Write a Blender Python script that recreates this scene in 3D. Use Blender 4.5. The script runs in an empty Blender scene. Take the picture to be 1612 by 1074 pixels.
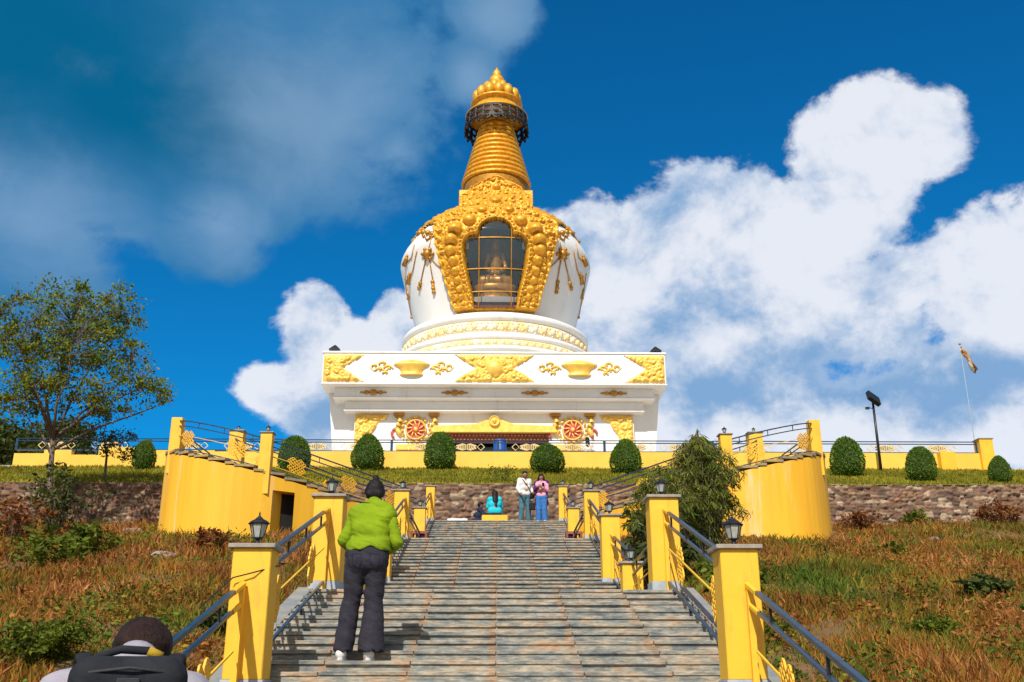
import bpy, math, random
import numpy as np
from mathutils import Vector, Matrix
R = math.radians
scene = bpy.context.scene
col = scene.collection
# ------------------------------------------------------------------ camera
FPX, CX, CY, PITCH, YAW = 1567.0, 806.0, 537.0, R(19.0), R(0.88)
cam_d = bpy.data.cameras.new("camera"); cam = bpy.data.objects.new("camera", cam_d); col.objects.link(cam)
cam_d.sensor_width = 36; cam_d.lens = 36 * FPX / 1612; cam_d.clip_end = 6000; cam_d.clip_start = 0.05
cam.location = (0, 0, 0); cam.rotation_euler = (R(90) + PITCH, 0, -YAW)
scene.camera = cam
RM = cam.rotation_euler.to_matrix()
def ray(px, py): return RM @ Vector(((px - CX) / FPX, -(py - CY) / FPX, -1.0))
def W(px, py, Y):
    "point of the world plane y = Y that the surveyed photo position shows"
    r = ray(px, py); return r * (Y / r.y)
# ------------------------------------------------------------------ world
SUN_EL, SUN_AZ = R(44), R(15)          # azimuth: degrees to the left of straight behind the camera
scene.view_settings.view_transform = 'Standard'; scene.view_settings.look = 'None'
scene.view_settings.gamma = 1; scene.view_settings.exposure = 0.06
world = bpy.data.worlds.new("World"); scene.world = world; world.use_nodes = True
def NT(nt):
    def n(t, ins=None, **kw):
        o = nt.nodes.new(t)
        for k, v in kw.items(): setattr(o, k, v)
        for k, v in (ins or {}).items():
            s = o.inputs[k]
            if isinstance(v, bpy.types.NodeSocket): nt.links.new(v, s)
            else: s.default_value = v
        return o
    return n
def build_world():
    nt = world.node_tree; nt.nodes.clear(); n = NT(nt)
    def m(op, a, b=0.0, c=None, clamp=False):
        ins = {0: a, 1: b}
        if c is not None: ins[2] = c
        return n('ShaderNodeMath', ins, operation=op, use_clamp=clamp).outputs[0]
    sky = n('ShaderNodeTexSky', sky_type='NISHITA', sun_disc=False, sun_elevation=SUN_EL, sun_rotation=math.pi + SUN_AZ, altitude=1300, air_density=1.0, dust_density=0.3, ozone_density=3.0)
    tint = n('ShaderNodeMix', {0: 1.0, 6: sky.outputs[0], 7: SKYTINT}, data_type='RGBA', blend_type='MULTIPLY')
    g = n('ShaderNodeTexCoord').outputs['Generated']
    gn = n('ShaderNodeVectorMath', {0: g}, operation='NORMALIZE').outputs[0]
    def noise(loc, sc, scale, det, ro, dis):
        v = n('ShaderNodeMapping', {'Vector': gn, 'Location': loc, 'Scale': sc}).outputs[0]
        return n('ShaderNodeTexNoise', {'Vector': v, 'Scale': scale, 'Detail': det, 'Roughness': ro, 'Distortion': dis}).outputs[0]
    n1 = noise((0, 0, 0), (1, 1, 1.15), 8.5, 12.0, 0.60, 0.15)
    n1b = noise((0.022, 0.0, -0.040), (1, 1, 1.15), 8.5, 12.0, 0.60, 0.15)      # the same billows, sampled towards the sun
    n2 = noise((3, 1, 2), (1, 1, 1.4), 7.0, 10.0, 0.60, 0.3)
    n3 = noise((7.3, 5.2, 1.15), (1, 1, 1.4), 5.0, 8.0, 0.55, 0.2)
    def blobs(lst):
        acc = None
        for (px, py, rx, ry) in lst:
            c = ray(px, py).normalized()
            d = n('ShaderNodeVectorMath', {0: gn, 1: tuple(c)}, operation='SUBTRACT').outputs[0]
            d = n('ShaderNodeVectorMath', {0: d, 1: (FPX / rx, FPX / ry * 0.6, FPX / ry)}, operation='MULTIPLY').outputs[0]
            l = n('ShaderNodeVectorMath', {0: d}, operation='LENGTH').outputs['Value']
            v = m('SUBTRACT', 1.0, l)
            acc = v if acc is None else m('SMOOTH_MAX', acc, v, 0.15)
        return acc
    # white cumulus
    B1 = blobs(CUMULUS)
    d1 = m('ADD', B1, m('MULTIPLY', m('SUBTRACT', n1, 0.5), 2.5))
    a1 = n('ShaderNodeMapRange', {0: d1, 1: -0.05, 2: 0.25}, interpolation_type='SMOOTHSTEP').outputs[0]
    bill = m('MULTIPLY', m('SUBTRACT', n1b, n1), 4.6)
    sh = m('ADD', m('ADD', m('MULTIPLY', n3, 1.3), bill), m('MULTIPLY', n('ShaderNodeMath', {0: blobs(CLOUD_DARK), 1: -0.3}, operation='MAXIMUM').outputs[0], 0.85))
    sh = n('ShaderNodeMapRange', {0: sh, 1: 0.10, 2: 1.55}, interpolation_type='SMOOTHSTEP').outputs[0]
    sh = m('MULTIPLY', sh, n('ShaderNodeMapRange', {0: d1, 1: 0.0, 2: 0.35, 3: 0.5, 4: 1.0}).outputs[0])
    cc = n('ShaderNodeMix', {0: sh, 6: (0.80, 0.83, 0.90, 1), 7: (0.22, 0.39, 0.64, 1)}, data_type='RGBA').outputs[2]
    # broad grey-blue veil
    B2 = blobs(VEIL)
    d2 = m('ADD', B2, m('ADD', m('MULTIPLY', m('SUBTRACT', n2, 0.5), 1.2), m('MULTIPLY', m('SUBTRACT', n1, 0.5), 1.7)))
    a2 = n('ShaderNodeMapRange', {0: d2, 1: -0.10, 2: 0.38, 3: 0.0, 4: 0.88}, interpolation_type='SMOOTHSTEP').outputs[0]
    dk = n('ShaderNodeMapRange', {0: m('ADD', blobs(VEIL_DARK), m('MULTIPLY', m('SUBTRACT', n3, 0.5), 1.0)), 1: -0.25, 2: 0.75}, interpolation_type='SMOOTHSTEP').outputs[0]
    vc = n('ShaderNodeMix', {0: dk, 6: (0.045, 0.205, 0.42, 1), 7: (0.002, 0.125, 0.26, 1)}, data_type='RGBA').outputs[2]
    br = m('ADD', n('ShaderNodeMath', {0: blobs(VEIL_BRIGHT), 1: -0.6}, operation='MAXIMUM').outputs[0], m('MULTIPLY', m('SUBTRACT', n2, 0.5), 2.2))
    br = n('ShaderNodeMapRange', {0: br, 1: -0.5, 2: 1.3, 3: 0.0, 4: 0.70}, interpolation_type='SMOOTHSTEP').outputs[0]
    vc = n('ShaderNodeMix', {0: br, 6: vc, 7: (0.26, 0.42, 0.62, 1)}, data_type='RGBA').outputs[2]
    skyb = n('ShaderNodeMix', {0: 1.0, 6: tint.outputs[2], 7: (SKYK, SKYK, SKYK, 1)}, data_type='RGBA', blend_type='MULTIPLY').outputs[2]
    x1 = n('ShaderNodeMix', {0: a2, 6: skyb, 7: vc}, data_type='RGBA').outputs[2]
    x2 = n('ShaderNodeMix', {0: m('MULTIPLY', a1, 0.95), 6: x1, 7: cc}, data_type='RGBA').outputs[2]
    # broken bright overcast added to the unseen sky behind the camera as neutral fill
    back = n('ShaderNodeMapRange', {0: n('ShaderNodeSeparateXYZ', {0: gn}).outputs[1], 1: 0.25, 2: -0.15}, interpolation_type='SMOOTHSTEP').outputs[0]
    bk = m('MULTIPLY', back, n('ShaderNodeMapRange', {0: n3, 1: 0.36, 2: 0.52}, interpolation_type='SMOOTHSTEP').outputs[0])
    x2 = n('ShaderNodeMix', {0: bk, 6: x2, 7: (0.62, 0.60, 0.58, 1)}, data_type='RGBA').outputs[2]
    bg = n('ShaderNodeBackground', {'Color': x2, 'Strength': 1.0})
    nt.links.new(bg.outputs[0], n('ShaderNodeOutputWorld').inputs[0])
SKYK = 0.125           # strength of the physical sky
SKYTINT = (0.03, 0.66, 1.0, 1)
CUMULUS = [(1340, 235, 82, 82), (1425, 222, 88, 66), (1330, 335, 88, 110), (1395, 300, 60, 60), (1100, 345, 98, 92), (1168, 355, 66, 84), (1022, 365, 80, 88), (930, 380, 90, 90), (870, 405, 80, 100),
           (1100, 500, 230, 130), (950, 560, 130, 150), (1300, 520, 260, 130), (1560, 480, 130, 130), (1612, 425, 70, 85), (1450, 630, 350, 130), (1100, 650, 170, 90), (1200, 600, 200, 110), (1560, 610, 200, 120), (1350, 660, 250, 80), (1250, 430, 100, 80),
           (495, 530, 58, 72), (560, 575, 90, 72), (622, 510, 42, 62), (450, 620, 78, 50), (540, 655, 150, 60)]
VEIL = [(100, 100, 400, 250), (400, 80, 330, 230), (560, 140, 140, 150), (600, 210, 85, 75), (500, 240, 150, 120), (400, 300, 110, 85), (330, 390, 90, 60), (50, 380, 120, 150), (150, 300, 140, 80), (765, 20, 75, 55), (735, 110, 60, 60)]
VEIL_DARK = [(60, 60, 330, 200), (330, 170, 230, 120), (180, 150, 250, 130)]
VEIL_BRIGHT = [(350, 355, 75, 65), (625, 235, 55, 55), (780, 30, 70, 50), (745, 120, 45, 50), (500, 190, 220, 130), (40, 340, 160, 90)]
CLOUD_DARK = [(1160, 500, 120, 42), (1270, 560, 170, 60), (1100, 610, 120, 60), (1450, 610, 200, 60), (1400, 420, 70, 50), (560, 650, 150, 40)]
build_world()
sl = bpy.data.lights.new("sun", 'SUN'); sl.energy = 5.0; sl.angle = R(0.5); sl.color = (1.0, 0.94, 0.84)
so = bpy.data.objects.new("sun", sl); col.objects.link(so)
sdir = Vector((-math.sin(SUN_AZ) * math.cos(SUN_EL), -math.cos(SUN_AZ) * math.cos(SUN_EL), math.sin(SUN_EL)))
so.rotation_euler = sdir.to_track_quat('Z', 'Y').to_euler(); so.location = (-20, -30, 60)

# ------------------------------------------------------------------ materials
def mat(name, c, rough=0.7, metal=0.0, c2=None, scale=3.0, bump=0.0, bscale=30.0, detail=5.0, stretch=(1, 1, 1), island=0.0, attr=None, lo=0.35, hi=0.65, alpha=None, trans=0.0, spec=0.5, c3=None, scale3=1.0, lo3=0.5, hi3=0.65, st3=(1, 1, 1)):
    m = bpy.data.materials.new(name); m.use_nodes = True; nt = m.node_tree; nt.nodes.clear(); n = NT(nt)
    out = n('ShaderNodeOutputMaterial'); p = n('ShaderNodeBsdfPrincipled', {'Roughness': rough, 'Metallic': metal, 'Specular IOR Level': spec})
    tc = n('ShaderNodeTexCoord').outputs['Object']
    mp = n('ShaderNodeMapping', {'Vector': tc, 'Scale': stretch}).outputs[0]
    colr = None
    if attr:
        colr = n('ShaderNodeAttribute', attribute_name=attr).outputs['Color']
        v = n('ShaderNodeTexNoise', {'Vector': mp, 'Scale': scale, 'Detail': detail}).outputs[0]
        v = n('ShaderNodeMapRange', {0: v, 1: 0.3, 2: 0.7, 3: 0.7, 4: 1.25}).outputs[0]
        colr = n('ShaderNodeVectorMath', {0: colr, 'Scale': v}, operation='SCALE').outputs[0]
    elif c2:
        t = n('ShaderNodeTexNoise', {'Vector': mp, 'Scale': scale, 'Detail': detail, 'Roughness': 0.6}).outputs[0]
        t = n('ShaderNodeMapRange', {0: t, 1: lo, 2: hi}).outputs[0]
        colr = n('ShaderNodeMix', {0: t, 6: (*c, 1), 7: (*c2, 1)}, data_type='RGBA').outputs[2]
    else:
        r = n('ShaderNodeRGB'); r.outputs[0].default_value = (*c, 1); colr = r.outputs[0]
    if c3:
        t = n('ShaderNodeTexNoise', {'Vector': n('ShaderNodeMapping', {'Vector': tc, 'Scale': st3}).outputs[0], 'Scale': scale3, 'Detail': 8.0, 'Roughness': 0.7}).outputs[0]
        t = n('ShaderNodeMapRange', {0: t, 1: lo3, 2: hi3}).outputs[0]
        colr = n('ShaderNodeMix', {0: t, 6: colr, 7: (*c3, 1)}, data_type='RGBA').outputs[2]
    if island:
        ri = n('ShaderNodeNewGeometry').outputs['Random Per Island']
        v = n('ShaderNodeMapRange', {0: ri, 3: 1 - island, 4: 1 + island}).outputs[0]
        hs = n('ShaderNodeHueSaturation', {'Hue': n('ShaderNodeMapRange', {0: ri, 3: 0.5 - 0.03 * island, 4: 0.5 + 0.03 * island}).outputs[0], 'Value': v, 'Color': colr})
        colr = hs.outputs[0]
    nt.links.new(colr, p.inputs['Base Color'])
    if bump:
        b = n('ShaderNodeTexNoise', {'Vector': mp, 'Scale': bscale, 'Detail': 6.0, 'Roughness': 0.6}).outputs[0]
        nt.links.new(n('ShaderNodeBump', {'Strength': bump, 'Distance': 0.02, 'Height': b}).outputs[0], p.inputs['Normal'])
    sh = p.outputs[0]
    if trans:
        tr = n('ShaderNodeBsdfTranslucent'); nt.links.new(colr, tr.inputs[0])
        sh = n('ShaderNodeMixShader', {0: trans, 1: sh, 2: tr.outputs[0]}).outputs[0]
    if alpha is not None: p.inputs['Alpha'].default_value = alpha
    nt.links.new(sh, out.inputs[0]); return m
YEL = (0.86, 0.50, 0.028)
M = {
 'yellow': mat('yellow_paint', YEL, .6, c2=(0.80, 0.41, 0.016), scale=1.2, bump=.10, bscale=25, c3=(.50, .27, .06), scale3=3.5, lo3=.54, hi3=.78, st3=(2, 2, .35)),
 'yellow_wall': mat('yellow_wall_paint', (0.86, 0.47, 0.022), .65, c2=(0.78, 0.40, 0.015), scale=1.0, bump=.14, bscale=18, stretch=(2.2, 2.2, .22), c3=(.80, .56, .34), scale3=1.3, lo3=.56, hi3=.72, st3=(1.3, 1.3, .16)),
 'pale_yellow': mat('pale_yellow_paint', (0.86, 0.54, 0.07), .65, c2=(0.82, 0.47, 0.05), scale=.8, bump=.1),
 'cap': mat('cap_stone', (.34, .30, .25), .8, c2=(.24, .21, .18), scale=12, bump=.3),
 'base': mat('grey_base', (.28, .33, .38), .7, c2=(.38, .42, .45), scale=10, bump=.2),
 'blue': mat('blue_steel', (.014, .045, .09), .32, .3, c2=(.03, .07, .12), scale=9, bump=.05),
 'black': mat('black_iron', (.012, .013, .016), .4, .3, c2=(.03, .03, .035), scale=20),
 'white': mat('white_paint', (.82, .81, .79), .5, c2=(.74, .73, .70), scale=.45, bump=.05, bscale=8, stretch=(1, 1, .4), c3=(.56, .52, .46), scale3=1.1, lo3=.58, hi3=.82, st3=(1.5, 1.5, .25)),
 'gold': mat('gold_paint', (.84, .44, .030), .45, .22, c2=(.56, .25, .010), scale=4.5, bump=.5, bscale=14),
 'gold_light': mat('pale_gold_paint', (.90, .60, .13), .45, .15, c2=(.80, .46, .06), scale=4, bump=.3, bscale=14),
 'gold_dark': mat('old_gold', (.55, .27, .035), .45, .5, c2=(.38, .17, .02), scale=4, bump=.2),
 'cream': mat('cream_paint', (.80, .62, .28), .6, c2=(.72, .52, .2), scale=5),
 'red': mat('red_paint', (.42, .035, .05), .6, c2=(.55, .10, .06), scale=5),
 'maroon': mat('maroon_paint', (.18, .035, .03), .7, c2=(.28, .08, .06), scale=5),
 'dark': mat('dark_interior', (.008, .007, .007), .9, c2=(.016, .012, .01), scale=2),
 'lace': mat('tarnished_metal', (.035, .022, .016), .5, .4, c2=(.02, .025, .03), scale=5),
 'jeans': mat('charcoal_denim', (.012, .011, .020), .9, c2=(.022, .020, .034), scale=18, bump=.35, bscale=60),
 'skin': mat('skin', (.42, .20, .12), .5, c2=(.38, .17, .10), scale=8),
 'hair': mat('black_hair', (.006, .005, .006), .6, c2=(.014, .009, .008), scale=30, bump=.4, bscale=90, stretch=(1, 1, .15), spec=.25),
 'brownhair': mat('dark_brown_hair', (.010, .005, .004), .6, c2=(.030, .012, .008), scale=40, bump=.6, bscale=120, stretch=(1, 1, .3), spec=.2),
 'shoe': mat('white_canvas', (.75, .72, .70), .6, c2=(.62, .60, .58), scale=15),
 'bark': mat('bark', (.10, .075, .055), .9, c2=(.16, .12, .09), scale=6, bump=.6, bscale=20, stretch=(1, 1, .3)),
}
def glassmat(name, c, alpha, rough=.15):
    m = mat(name, c, rough, alpha=alpha, spec=.8); return m
M['lglass'] = glassmat('lantern_glass', (.45, .48, .44), .75)
M['wglass'] = glassmat('niche_glass', (.09, .12, .14), .42, .08)

# ------------------------------------------------------------------ mesh tools
class MB:
    def __init__(s): s.v = []; s.f = []; s.mi = []; s.cur = 0
    def add(s, vs, fs):
        o = len(s.v); s.v.extend([tuple(v) for v in vs]); s.f.extend([tuple(i + o for i in f) for f in fs]); s.mi.extend([s.cur] * len(fs))
    def box(s, x0, x1, y0, y1, z0, z1, bev=0.0):
        if bev <= 0:
            s.add([(x0,y0,z0),(x1,y0,z0),(x1,y1,z0),(x0,y1,z0),(x0,y0,z1),(x1,y0,z1),(x1,y1,z1),(x0,y1,z1)],
                  [(0,3,2,1),(4,5,6,7),(0,1,5,4),(1,2,6,5),(2,3,7,6),(3,0,4,7)])
        else:   # bevelled vertical edges and top/bottom edges
            b = bev; ring = lambda z, i: [(x0+i+b,y0+i,z),(x1-i-b,y0+i,z),(x1-i,y0+i+b,z),(x1-i,y1-i-b,z),(x1-i-b,y1-i,z),(x0+i+b,y1-i,z),(x0+i,y1-i-b,z),(x0+i,y0+i+b,z)]
            rs = [ring(z0, b*.7), ring(z0+b*.7, 0), ring(z1-b*.7, 0), ring(z1, b*.7)]
            vs = [p for r in rs for p in r]; fs = [tuple(range(7, -1, -1)), tuple(range(24, 32))]
            for k in range(3):
                for i in range(8): j = (i+1) % 8; fs.append((k*8+i, k*8+j, k*8+8+j, k*8+8+i))
            s.add(vs, fs)
    def hexa(s, p): s.add(p, [(0,3,2,1),(4,5,6,7),(0,1,5,4),(1,2,6,5),(2,3,7,6),(3,0,4,7)])
    def lathe(s, prof, n=24, cx=0, cy=0, cz=0, a0=0.0, square=False):
        vs = []; fs = []
        for (r, z) in prof:
            for i in range(n):
                a = a0 + 2*math.pi*i/n; vs.append((cx + r*math.cos(a), cy + r*math.sin(a), cz + z))
        m = len(prof)
        for k in range(m-1):
            for i in range(n): j = (i+1) % n; fs.append((k*n+i, k*n+j, (k+1)*n+j, (k+1)*n+i))
        fs.append(tuple(range(n-1, -1, -1))); fs.append(tuple((m-1)*n + i for i in range(n)))
        s.add(vs, fs)
    def tube(s, pts, r, n=6, r1=None, up=None, flat=1.0):
        pts = [Vector(p) for p in pts]; m = len(pts); rs = r if isinstance(r, (list, tuple)) else [r + ((r1 if r1 is not None else r) - r)*i/(m-1) for i in range(m)]
        vs = []; fs = []
        for i, p in enumerate(pts):
            t = (pts[min(i+1, m-1)] - pts[max(i-1, 0)]).normalized()
            u = Vector(up) if up else (Vector((0,0,1)) if abs(t.z) < .95 else Vector((1,0,0)))
            a = t.cross(u).normalized(); b = a.cross(t).normalized()
            for k in range(n):
                th = 2*math.pi*(k+.5)/n; vs.append(p + a*math.cos(th)*rs[i] + b*math.sin(th)*rs[i]*flat)
        for i in range(m-1):
            for k in range(n): j = (k+1) % n; fs.append((i*n+k, (i+1)*n+k, (i+1)*n+j, i*n+j))
        fs.append(tuple(range(n))); fs.append(tuple((m-1)*n + k for k in range(n-1, -1, -1)))
        s.add(vs, fs)
    def ball(s, c, r, n=10, sc=(1,1,1)):
        prof = [(r*math.sin(math.pi*i/(n-2) if 0 < i < n-2 else (1e-3 if i == 0 else math.pi-1e-3)), -r*math.cos(math.pi*i/(n-2))) for i in range(n-1)]
        vs = []; fs = []
        for (q, z) in prof:
            for i in range(n): a = 2*math.pi*i/n; vs.append((c[0]+q*math.cos(a)*sc[0], c[1]+q*math.sin(a)*sc[1], c[2]+z*sc[2]))
        for k in range(len(prof)-1):
            for i in range(n): j = (i+1) % n; fs.append((k*n+i, k*n+j, (k+1)*n+j, (k+1)*n+i))
        s.add(vs, fs)
    def prism(s, poly, z0, z1, tf=None):
        n = len(poly); vs = [(x, y, z0) for x, y in poly] + [(x, y, z1) for x, y in poly]
        if tf: vs = [tf(*v) for v in vs]
        s.add(vs, [tuple(range(n-1, -1, -1)), tuple(range(n, 2*n))] + [(i, (i+1) % n, n+(i+1) % n, n+i) for i in range(n)])
    def build(s, name, mats, parent=None, smooth=False, loc=None):
        me = bpy.data.meshes.new(name); me.from_pydata(s.v, [], s.f)
        ms = mats if isinstance(mats, (list, tuple)) else [mats]
        for m in ms: me.materials.append(M[m] if isinstance(m, str) else m)
        if len(ms) > 1: me.polygons.foreach_set('material_index', s.mi)
        if smooth: me.polygons.foreach_set('use_smooth', [True]*len(me.polygons))
        me.update()
        o = bpy.data.objects.new(name, me); col.objects.link(o)
        if parent is not None: o.parent = parent
        if loc is not None: o.location = loc
        return o
def npmesh(name, V, F, m, parent=None, smooth=False, cols=None, loc=None):
    me = bpy.data.meshes.new(name); V = np.asarray(V, np.float32); F = np.asarray(F, np.int32); k = F.shape[1]
    me.vertices.add(len(V)); me.vertices.foreach_set('co', V.ravel())
    me.loops.add(F.size); me.loops.foreach_set('vertex_index', F.ravel())
    me.polygons.add(len(F)); me.polygons.foreach_set('loop_start', np.arange(len(F), dtype=np.int32)*k)
    try: me.polygons.foreach_set('loop_total', np.full(len(F), k, np.int32))
    except Exception: pass
    if smooth: me.polygons.foreach_set('use_smooth', np.ones(len(F), bool))
    me.update(calc_edges=True)
    if cols is not None:
        at = me.color_attributes.new('Col', 'FLOAT_COLOR', 'POINT'); c4 = np.ones((len(V), 4), np.float32); c4[:, :3] = cols
        at.data.foreach_set('color', c4.ravel())
    me.materials.append(M[m] if isinstance(m, str) else m)
    o = bpy.data.objects.new(name, me); col.objects.link(o)
    if parent is not None: o.parent = parent
    if loc is not None: o.location = loc
    return o
def tag(o, label=None, cat=None, group=None, kind=None):
    if label: o['label'] = label
    if cat: o['category'] = cat
    if group: o['group'] = group
    if kind: o['kind'] = kind
    return o
def thing(name, label, cat, loc=(0,0,0), rz=0.0, group=None):
    o = bpy.data.objects.new(name, None); col.objects.link(o); o.location = loc; o.rotation_euler = (0, 0, rz)
    o.empty_display_size = .2
    return tag(o, label, cat, group)
def dup(root, loc=None, rz=None, label=None, scale=None, group=None):
    r = root.copy(); col.objects.link(r)
    def rec(a, b):
        for ch in list(a.children):
            c = ch.copy(); col.objects.link(c); c.parent = b; rec(ch, c)
    rec(root, r)
    if loc is not None: r.location = loc
    if rz is not None: r.rotation_euler = (0, 0, rz)
    if label: r['label'] = label
    if group: r['group'] = group
    if scale is not None: r.scale = scale if isinstance(scale, (tuple, list)) else (scale,)*3
    return r
# ---- numpy noise
rng = np.random.default_rng(7)
_lat = rng.random((64, 64, 64)).astype(np.float32)
def vnoise(p):
    p = np.asarray(p, float); i = np.floor(p).astype(int); f = p - i; f = f*f*(3-2*f); r = 0
    for dx in (0, 1):
        for dy in (0, 1):
            for dz in (0, 1):
                w = (f[..., 0] if dx else 1-f[..., 0])*(f[..., 1] if dy else 1-f[..., 1])*(f[..., 2] if dz else 1-f[..., 2])
                r = r + w*_lat[(i[..., 0]+dx) % 64, (i[..., 1]+dy) % 64, (i[..., 2]+dz) % 64]
    return r
def fbm(x, y, z=0.0, s=1.0, o=4):
    x, y, z = np.broadcast_arrays(x, y, z); p = np.stack([x, y, z], -1)*s; r = 0; a = .5; t = 0
    for k in range(o): r = r + a*vnoise(p + 17.3*k); t += a; p = p*2.03; a *= .5
    return r/t
def worley(u, v, seed=1):
    "jittered-grid cells: returns F1, F2-F1, id"
    g = np.random.default_rng(seed).random((97, 89, 3)); iu = np.floor(u).astype(int); iv = np.floor(v).astype(int)
    d1 = np.full(u.shape, 9.); d2 = np.full(u.shape, 9.); idd = np.zeros(u.shape)
    for a in (-1, 0, 1):
        for b in (-1, 0, 1):
            cu = iu+a; cv = iv+b; j = g[cu % 97, cv % 89]
            off = .5*(cv % 2)
            d = np.hypot(u-(cu+.15+.7*j[..., 0]), (v-(cv+.15+.7*j[..., 1])))
            nb = d < d1; d2 = np.where(nb, d1, np.minimum(d2, d)); idd = np.where(nb, j[..., 2], idd); d1 = np.where(nb, d, d1)
    return d1, d2-d1, idd
def inpoly(x, y, poly):
    c = np.zeros(x.shape, bool); n = len(poly)
    for i in range(n):
        x1, y1 = poly[i]; x2, y2 = poly[(i+1) % n]
        if y1 == y2: continue
        c ^= ((y1 > y) != (y2 > y)) & (x < (x2-x1)*(y-y1)/(y2-y1)+x1)
    return c
def polydist(x, y, poly):
    d = np.full(x.shape, 1e9); n = len(poly)
    for i in range(n):
        x1, y1 = poly[i]; x2, y2 = poly[(i+1) % n]; dx, dy = x2-x1, y2-y1; L = dx*dx+dy*dy + 1e-12
        t = np.clip(((x-x1)*dx+(y-y1)*dy)/L, 0, 1); d = np.minimum(d, np.hypot(x-x1-t*dx, y-y1-t*dy))
    return d
def relief(name, poly, hfun, tf, m, parent, step=.06, hole=None, skirt=.0, smooth=True, thr=None):
    "raised carved panel: a grid over a 2D outline, height hfun(u, v, edge distance), closed to the wall at its border"
    P = np.array(poly); u0, v0 = P.min(0)-step; u1, v1 = P.max(0)+step
    U, V = np.meshgrid(np.arange(u0, u1, step), np.arange(v0, v1, step), indexing='ij')
    ins = inpoly(U, V, poly); ed = polydist(U, V, poly)
    if hole: ins &= ~inpoly(U, V, hole); ed = np.minimum(ed, polydist(U, V, hole))
    H = hfun(U, V, ed)
    if thr is not None: ins &= H > thr
    # pull border to zero height
    inner = ins.copy(); inner[1:-1, 1:-1] &= ins[:-2, 1:-1] & ins[2:, 1:-1] & ins[1:-1, :-2] & ins[1:-1, 2:]
    inner[0] = inner[-1] = False; inner[:, 0] = inner[:, -1] = False
    H = np.where(inner, H, -skirt)
    q = ins[:-1, :-1] & ins[1:, :-1] & ins[1:, 1:] & ins[:-1, 1:]
    idx = np.arange(U.size).reshape(U.shape)
    F = np.stack([idx[:-1, :-1][q], idx[1:, :-1][q], idx[1:, 1:][q], idx[:-1, 1:][q]], -1)
    X, Y, Z = tf(U, V, H); VV = np.stack([X.ravel(), Y.ravel(), Z.ravel()], -1)
    used = np.unique(F); re = np.zeros(U.size, int); re[used] = np.arange(len(used))
    if len(used) == 0: return None
    return npmesh(name, VV[used], re[F], m, parent, smooth)
def carve(U, V, ed, amp=.10, s=2.2, seed=3):
    "scrolls, leaves and studs of a carved gilded panel"
    d1, dd, _ = worley(U*s, V*s, seed); w = np.sin(d1*15 + 6*fbm(U, V, seed, 1.3*s, 2))
    return amp*(.35 + .5*np.clip(1-d1*1.9, 0, 1)**.5 + .28*w*np.clip(dd*3, 0, 1)) * np.clip(ed*8, .25, 1)
# ---- implicit surfaces for organic bodies
def cap(P, a, b, ra, rb):
    a = np.array(a, float); b = np.array(b, float); ab = b-a; t = np.clip(((P-a) @ ab)/(ab @ ab + 1e-9), 0, 1)
    return np.linalg.norm(P-a-t[..., None]*ab, axis=-1) - (ra + (rb-ra)*t)
def ell(P, c, r):
    q = (P-np.array(c, float))/np.array(r, float); k = np.linalg.norm(q, axis=-1); return (k-1)*min(r)
def smin(a, b, k):
    h = np.clip(.5+.5*(b-a)/k, 0, 1); return b*(1-h)+a*h-k*h*(1-h)
def segs_sdf(segs, k=.03):
    def f(P):
        d = None
        for s in segs:
            e = ell(P, s[1], s[2]) if s[0] == 'e' else cap(P, *s[:4])
            kk = s[-1] if (s[0] == 'e' and len(s) > 3) or (s[0] != 'e' and len(s) > 4) else k
            d = e if d is None else smin(d, e, kk)
        return d
    return f
def nets(fn, lo, hi, h):
    lo = np.array(lo, float); n = np.ceil((np.array(hi)-lo)/h).astype(int)+1
    g = np.stack(np.meshgrid(*[lo[i]+h*np.arange(n[i]) for i in range(3)], indexing='ij'), -1)
    D = fn(g).astype(np.float32); I = D < 0
    c = tuple(k-1 for k in n); S = np.zeros(c+(3,), np.float32); C = np.zeros(c, np.float32)
    sl = lambda o: tuple(slice(o[i], o[i]+c[i]) for i in range(3))
    for ax in range(3):
        o1, o2 = [i for i in range(3) if i != ax]
        for a in (0, 1):
            for b in (0, 1):
                p = [0, 0, 0]; p[o1] = a; p[o2] = b; q = list(p); q[ax] = 1
                d0 = D[sl(p)]; d1 = D[sl(q)]; x = (d0 < 0) != (d1 < 0); t = np.where(x, d0/np.where(x, d0-d1, 1), 0)
                C += x; S[..., ax] += np.where(x, t, 0); S[..., o1] += x*a; S[..., o2] += x*b
    act = C > 0; idx = -np.ones(c, int); idx[act] = np.arange(act.sum())
    ii = np.argwhere(act); V = lo + h*(ii + S[act]/C[act][:, None]); F = []
    for ax in range(3):
        o1, o2 = (ax+1) % 3, (ax+2) % 3
        a = np.take(I, range(0, n[ax]-1), ax); b = np.take(I, range(1, n[ax]), ax); e = np.argwhere(a != b)
        e = e[(e[:, o1] > 0) & (e[:, o2] > 0) & (e[:, o1] < c[o1]) & (e[:, o2] < c[o2])]
        ins = a[tuple(e.T)]; q = []
        for (u, v) in ((0, 0), (-1, 0), (-1, -1), (0, -1)):
            k = e.copy(); k[:, o1] += u; k[:, o2] += v; q.append(idx[tuple(k.T)])
        q = np.stack(q, -1); q[~ins] = q[~ins][:, ::-1]; F.append(q)
    F = np.concatenate(F); F = F[(F >= 0).all(1)]
    return V, F
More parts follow.
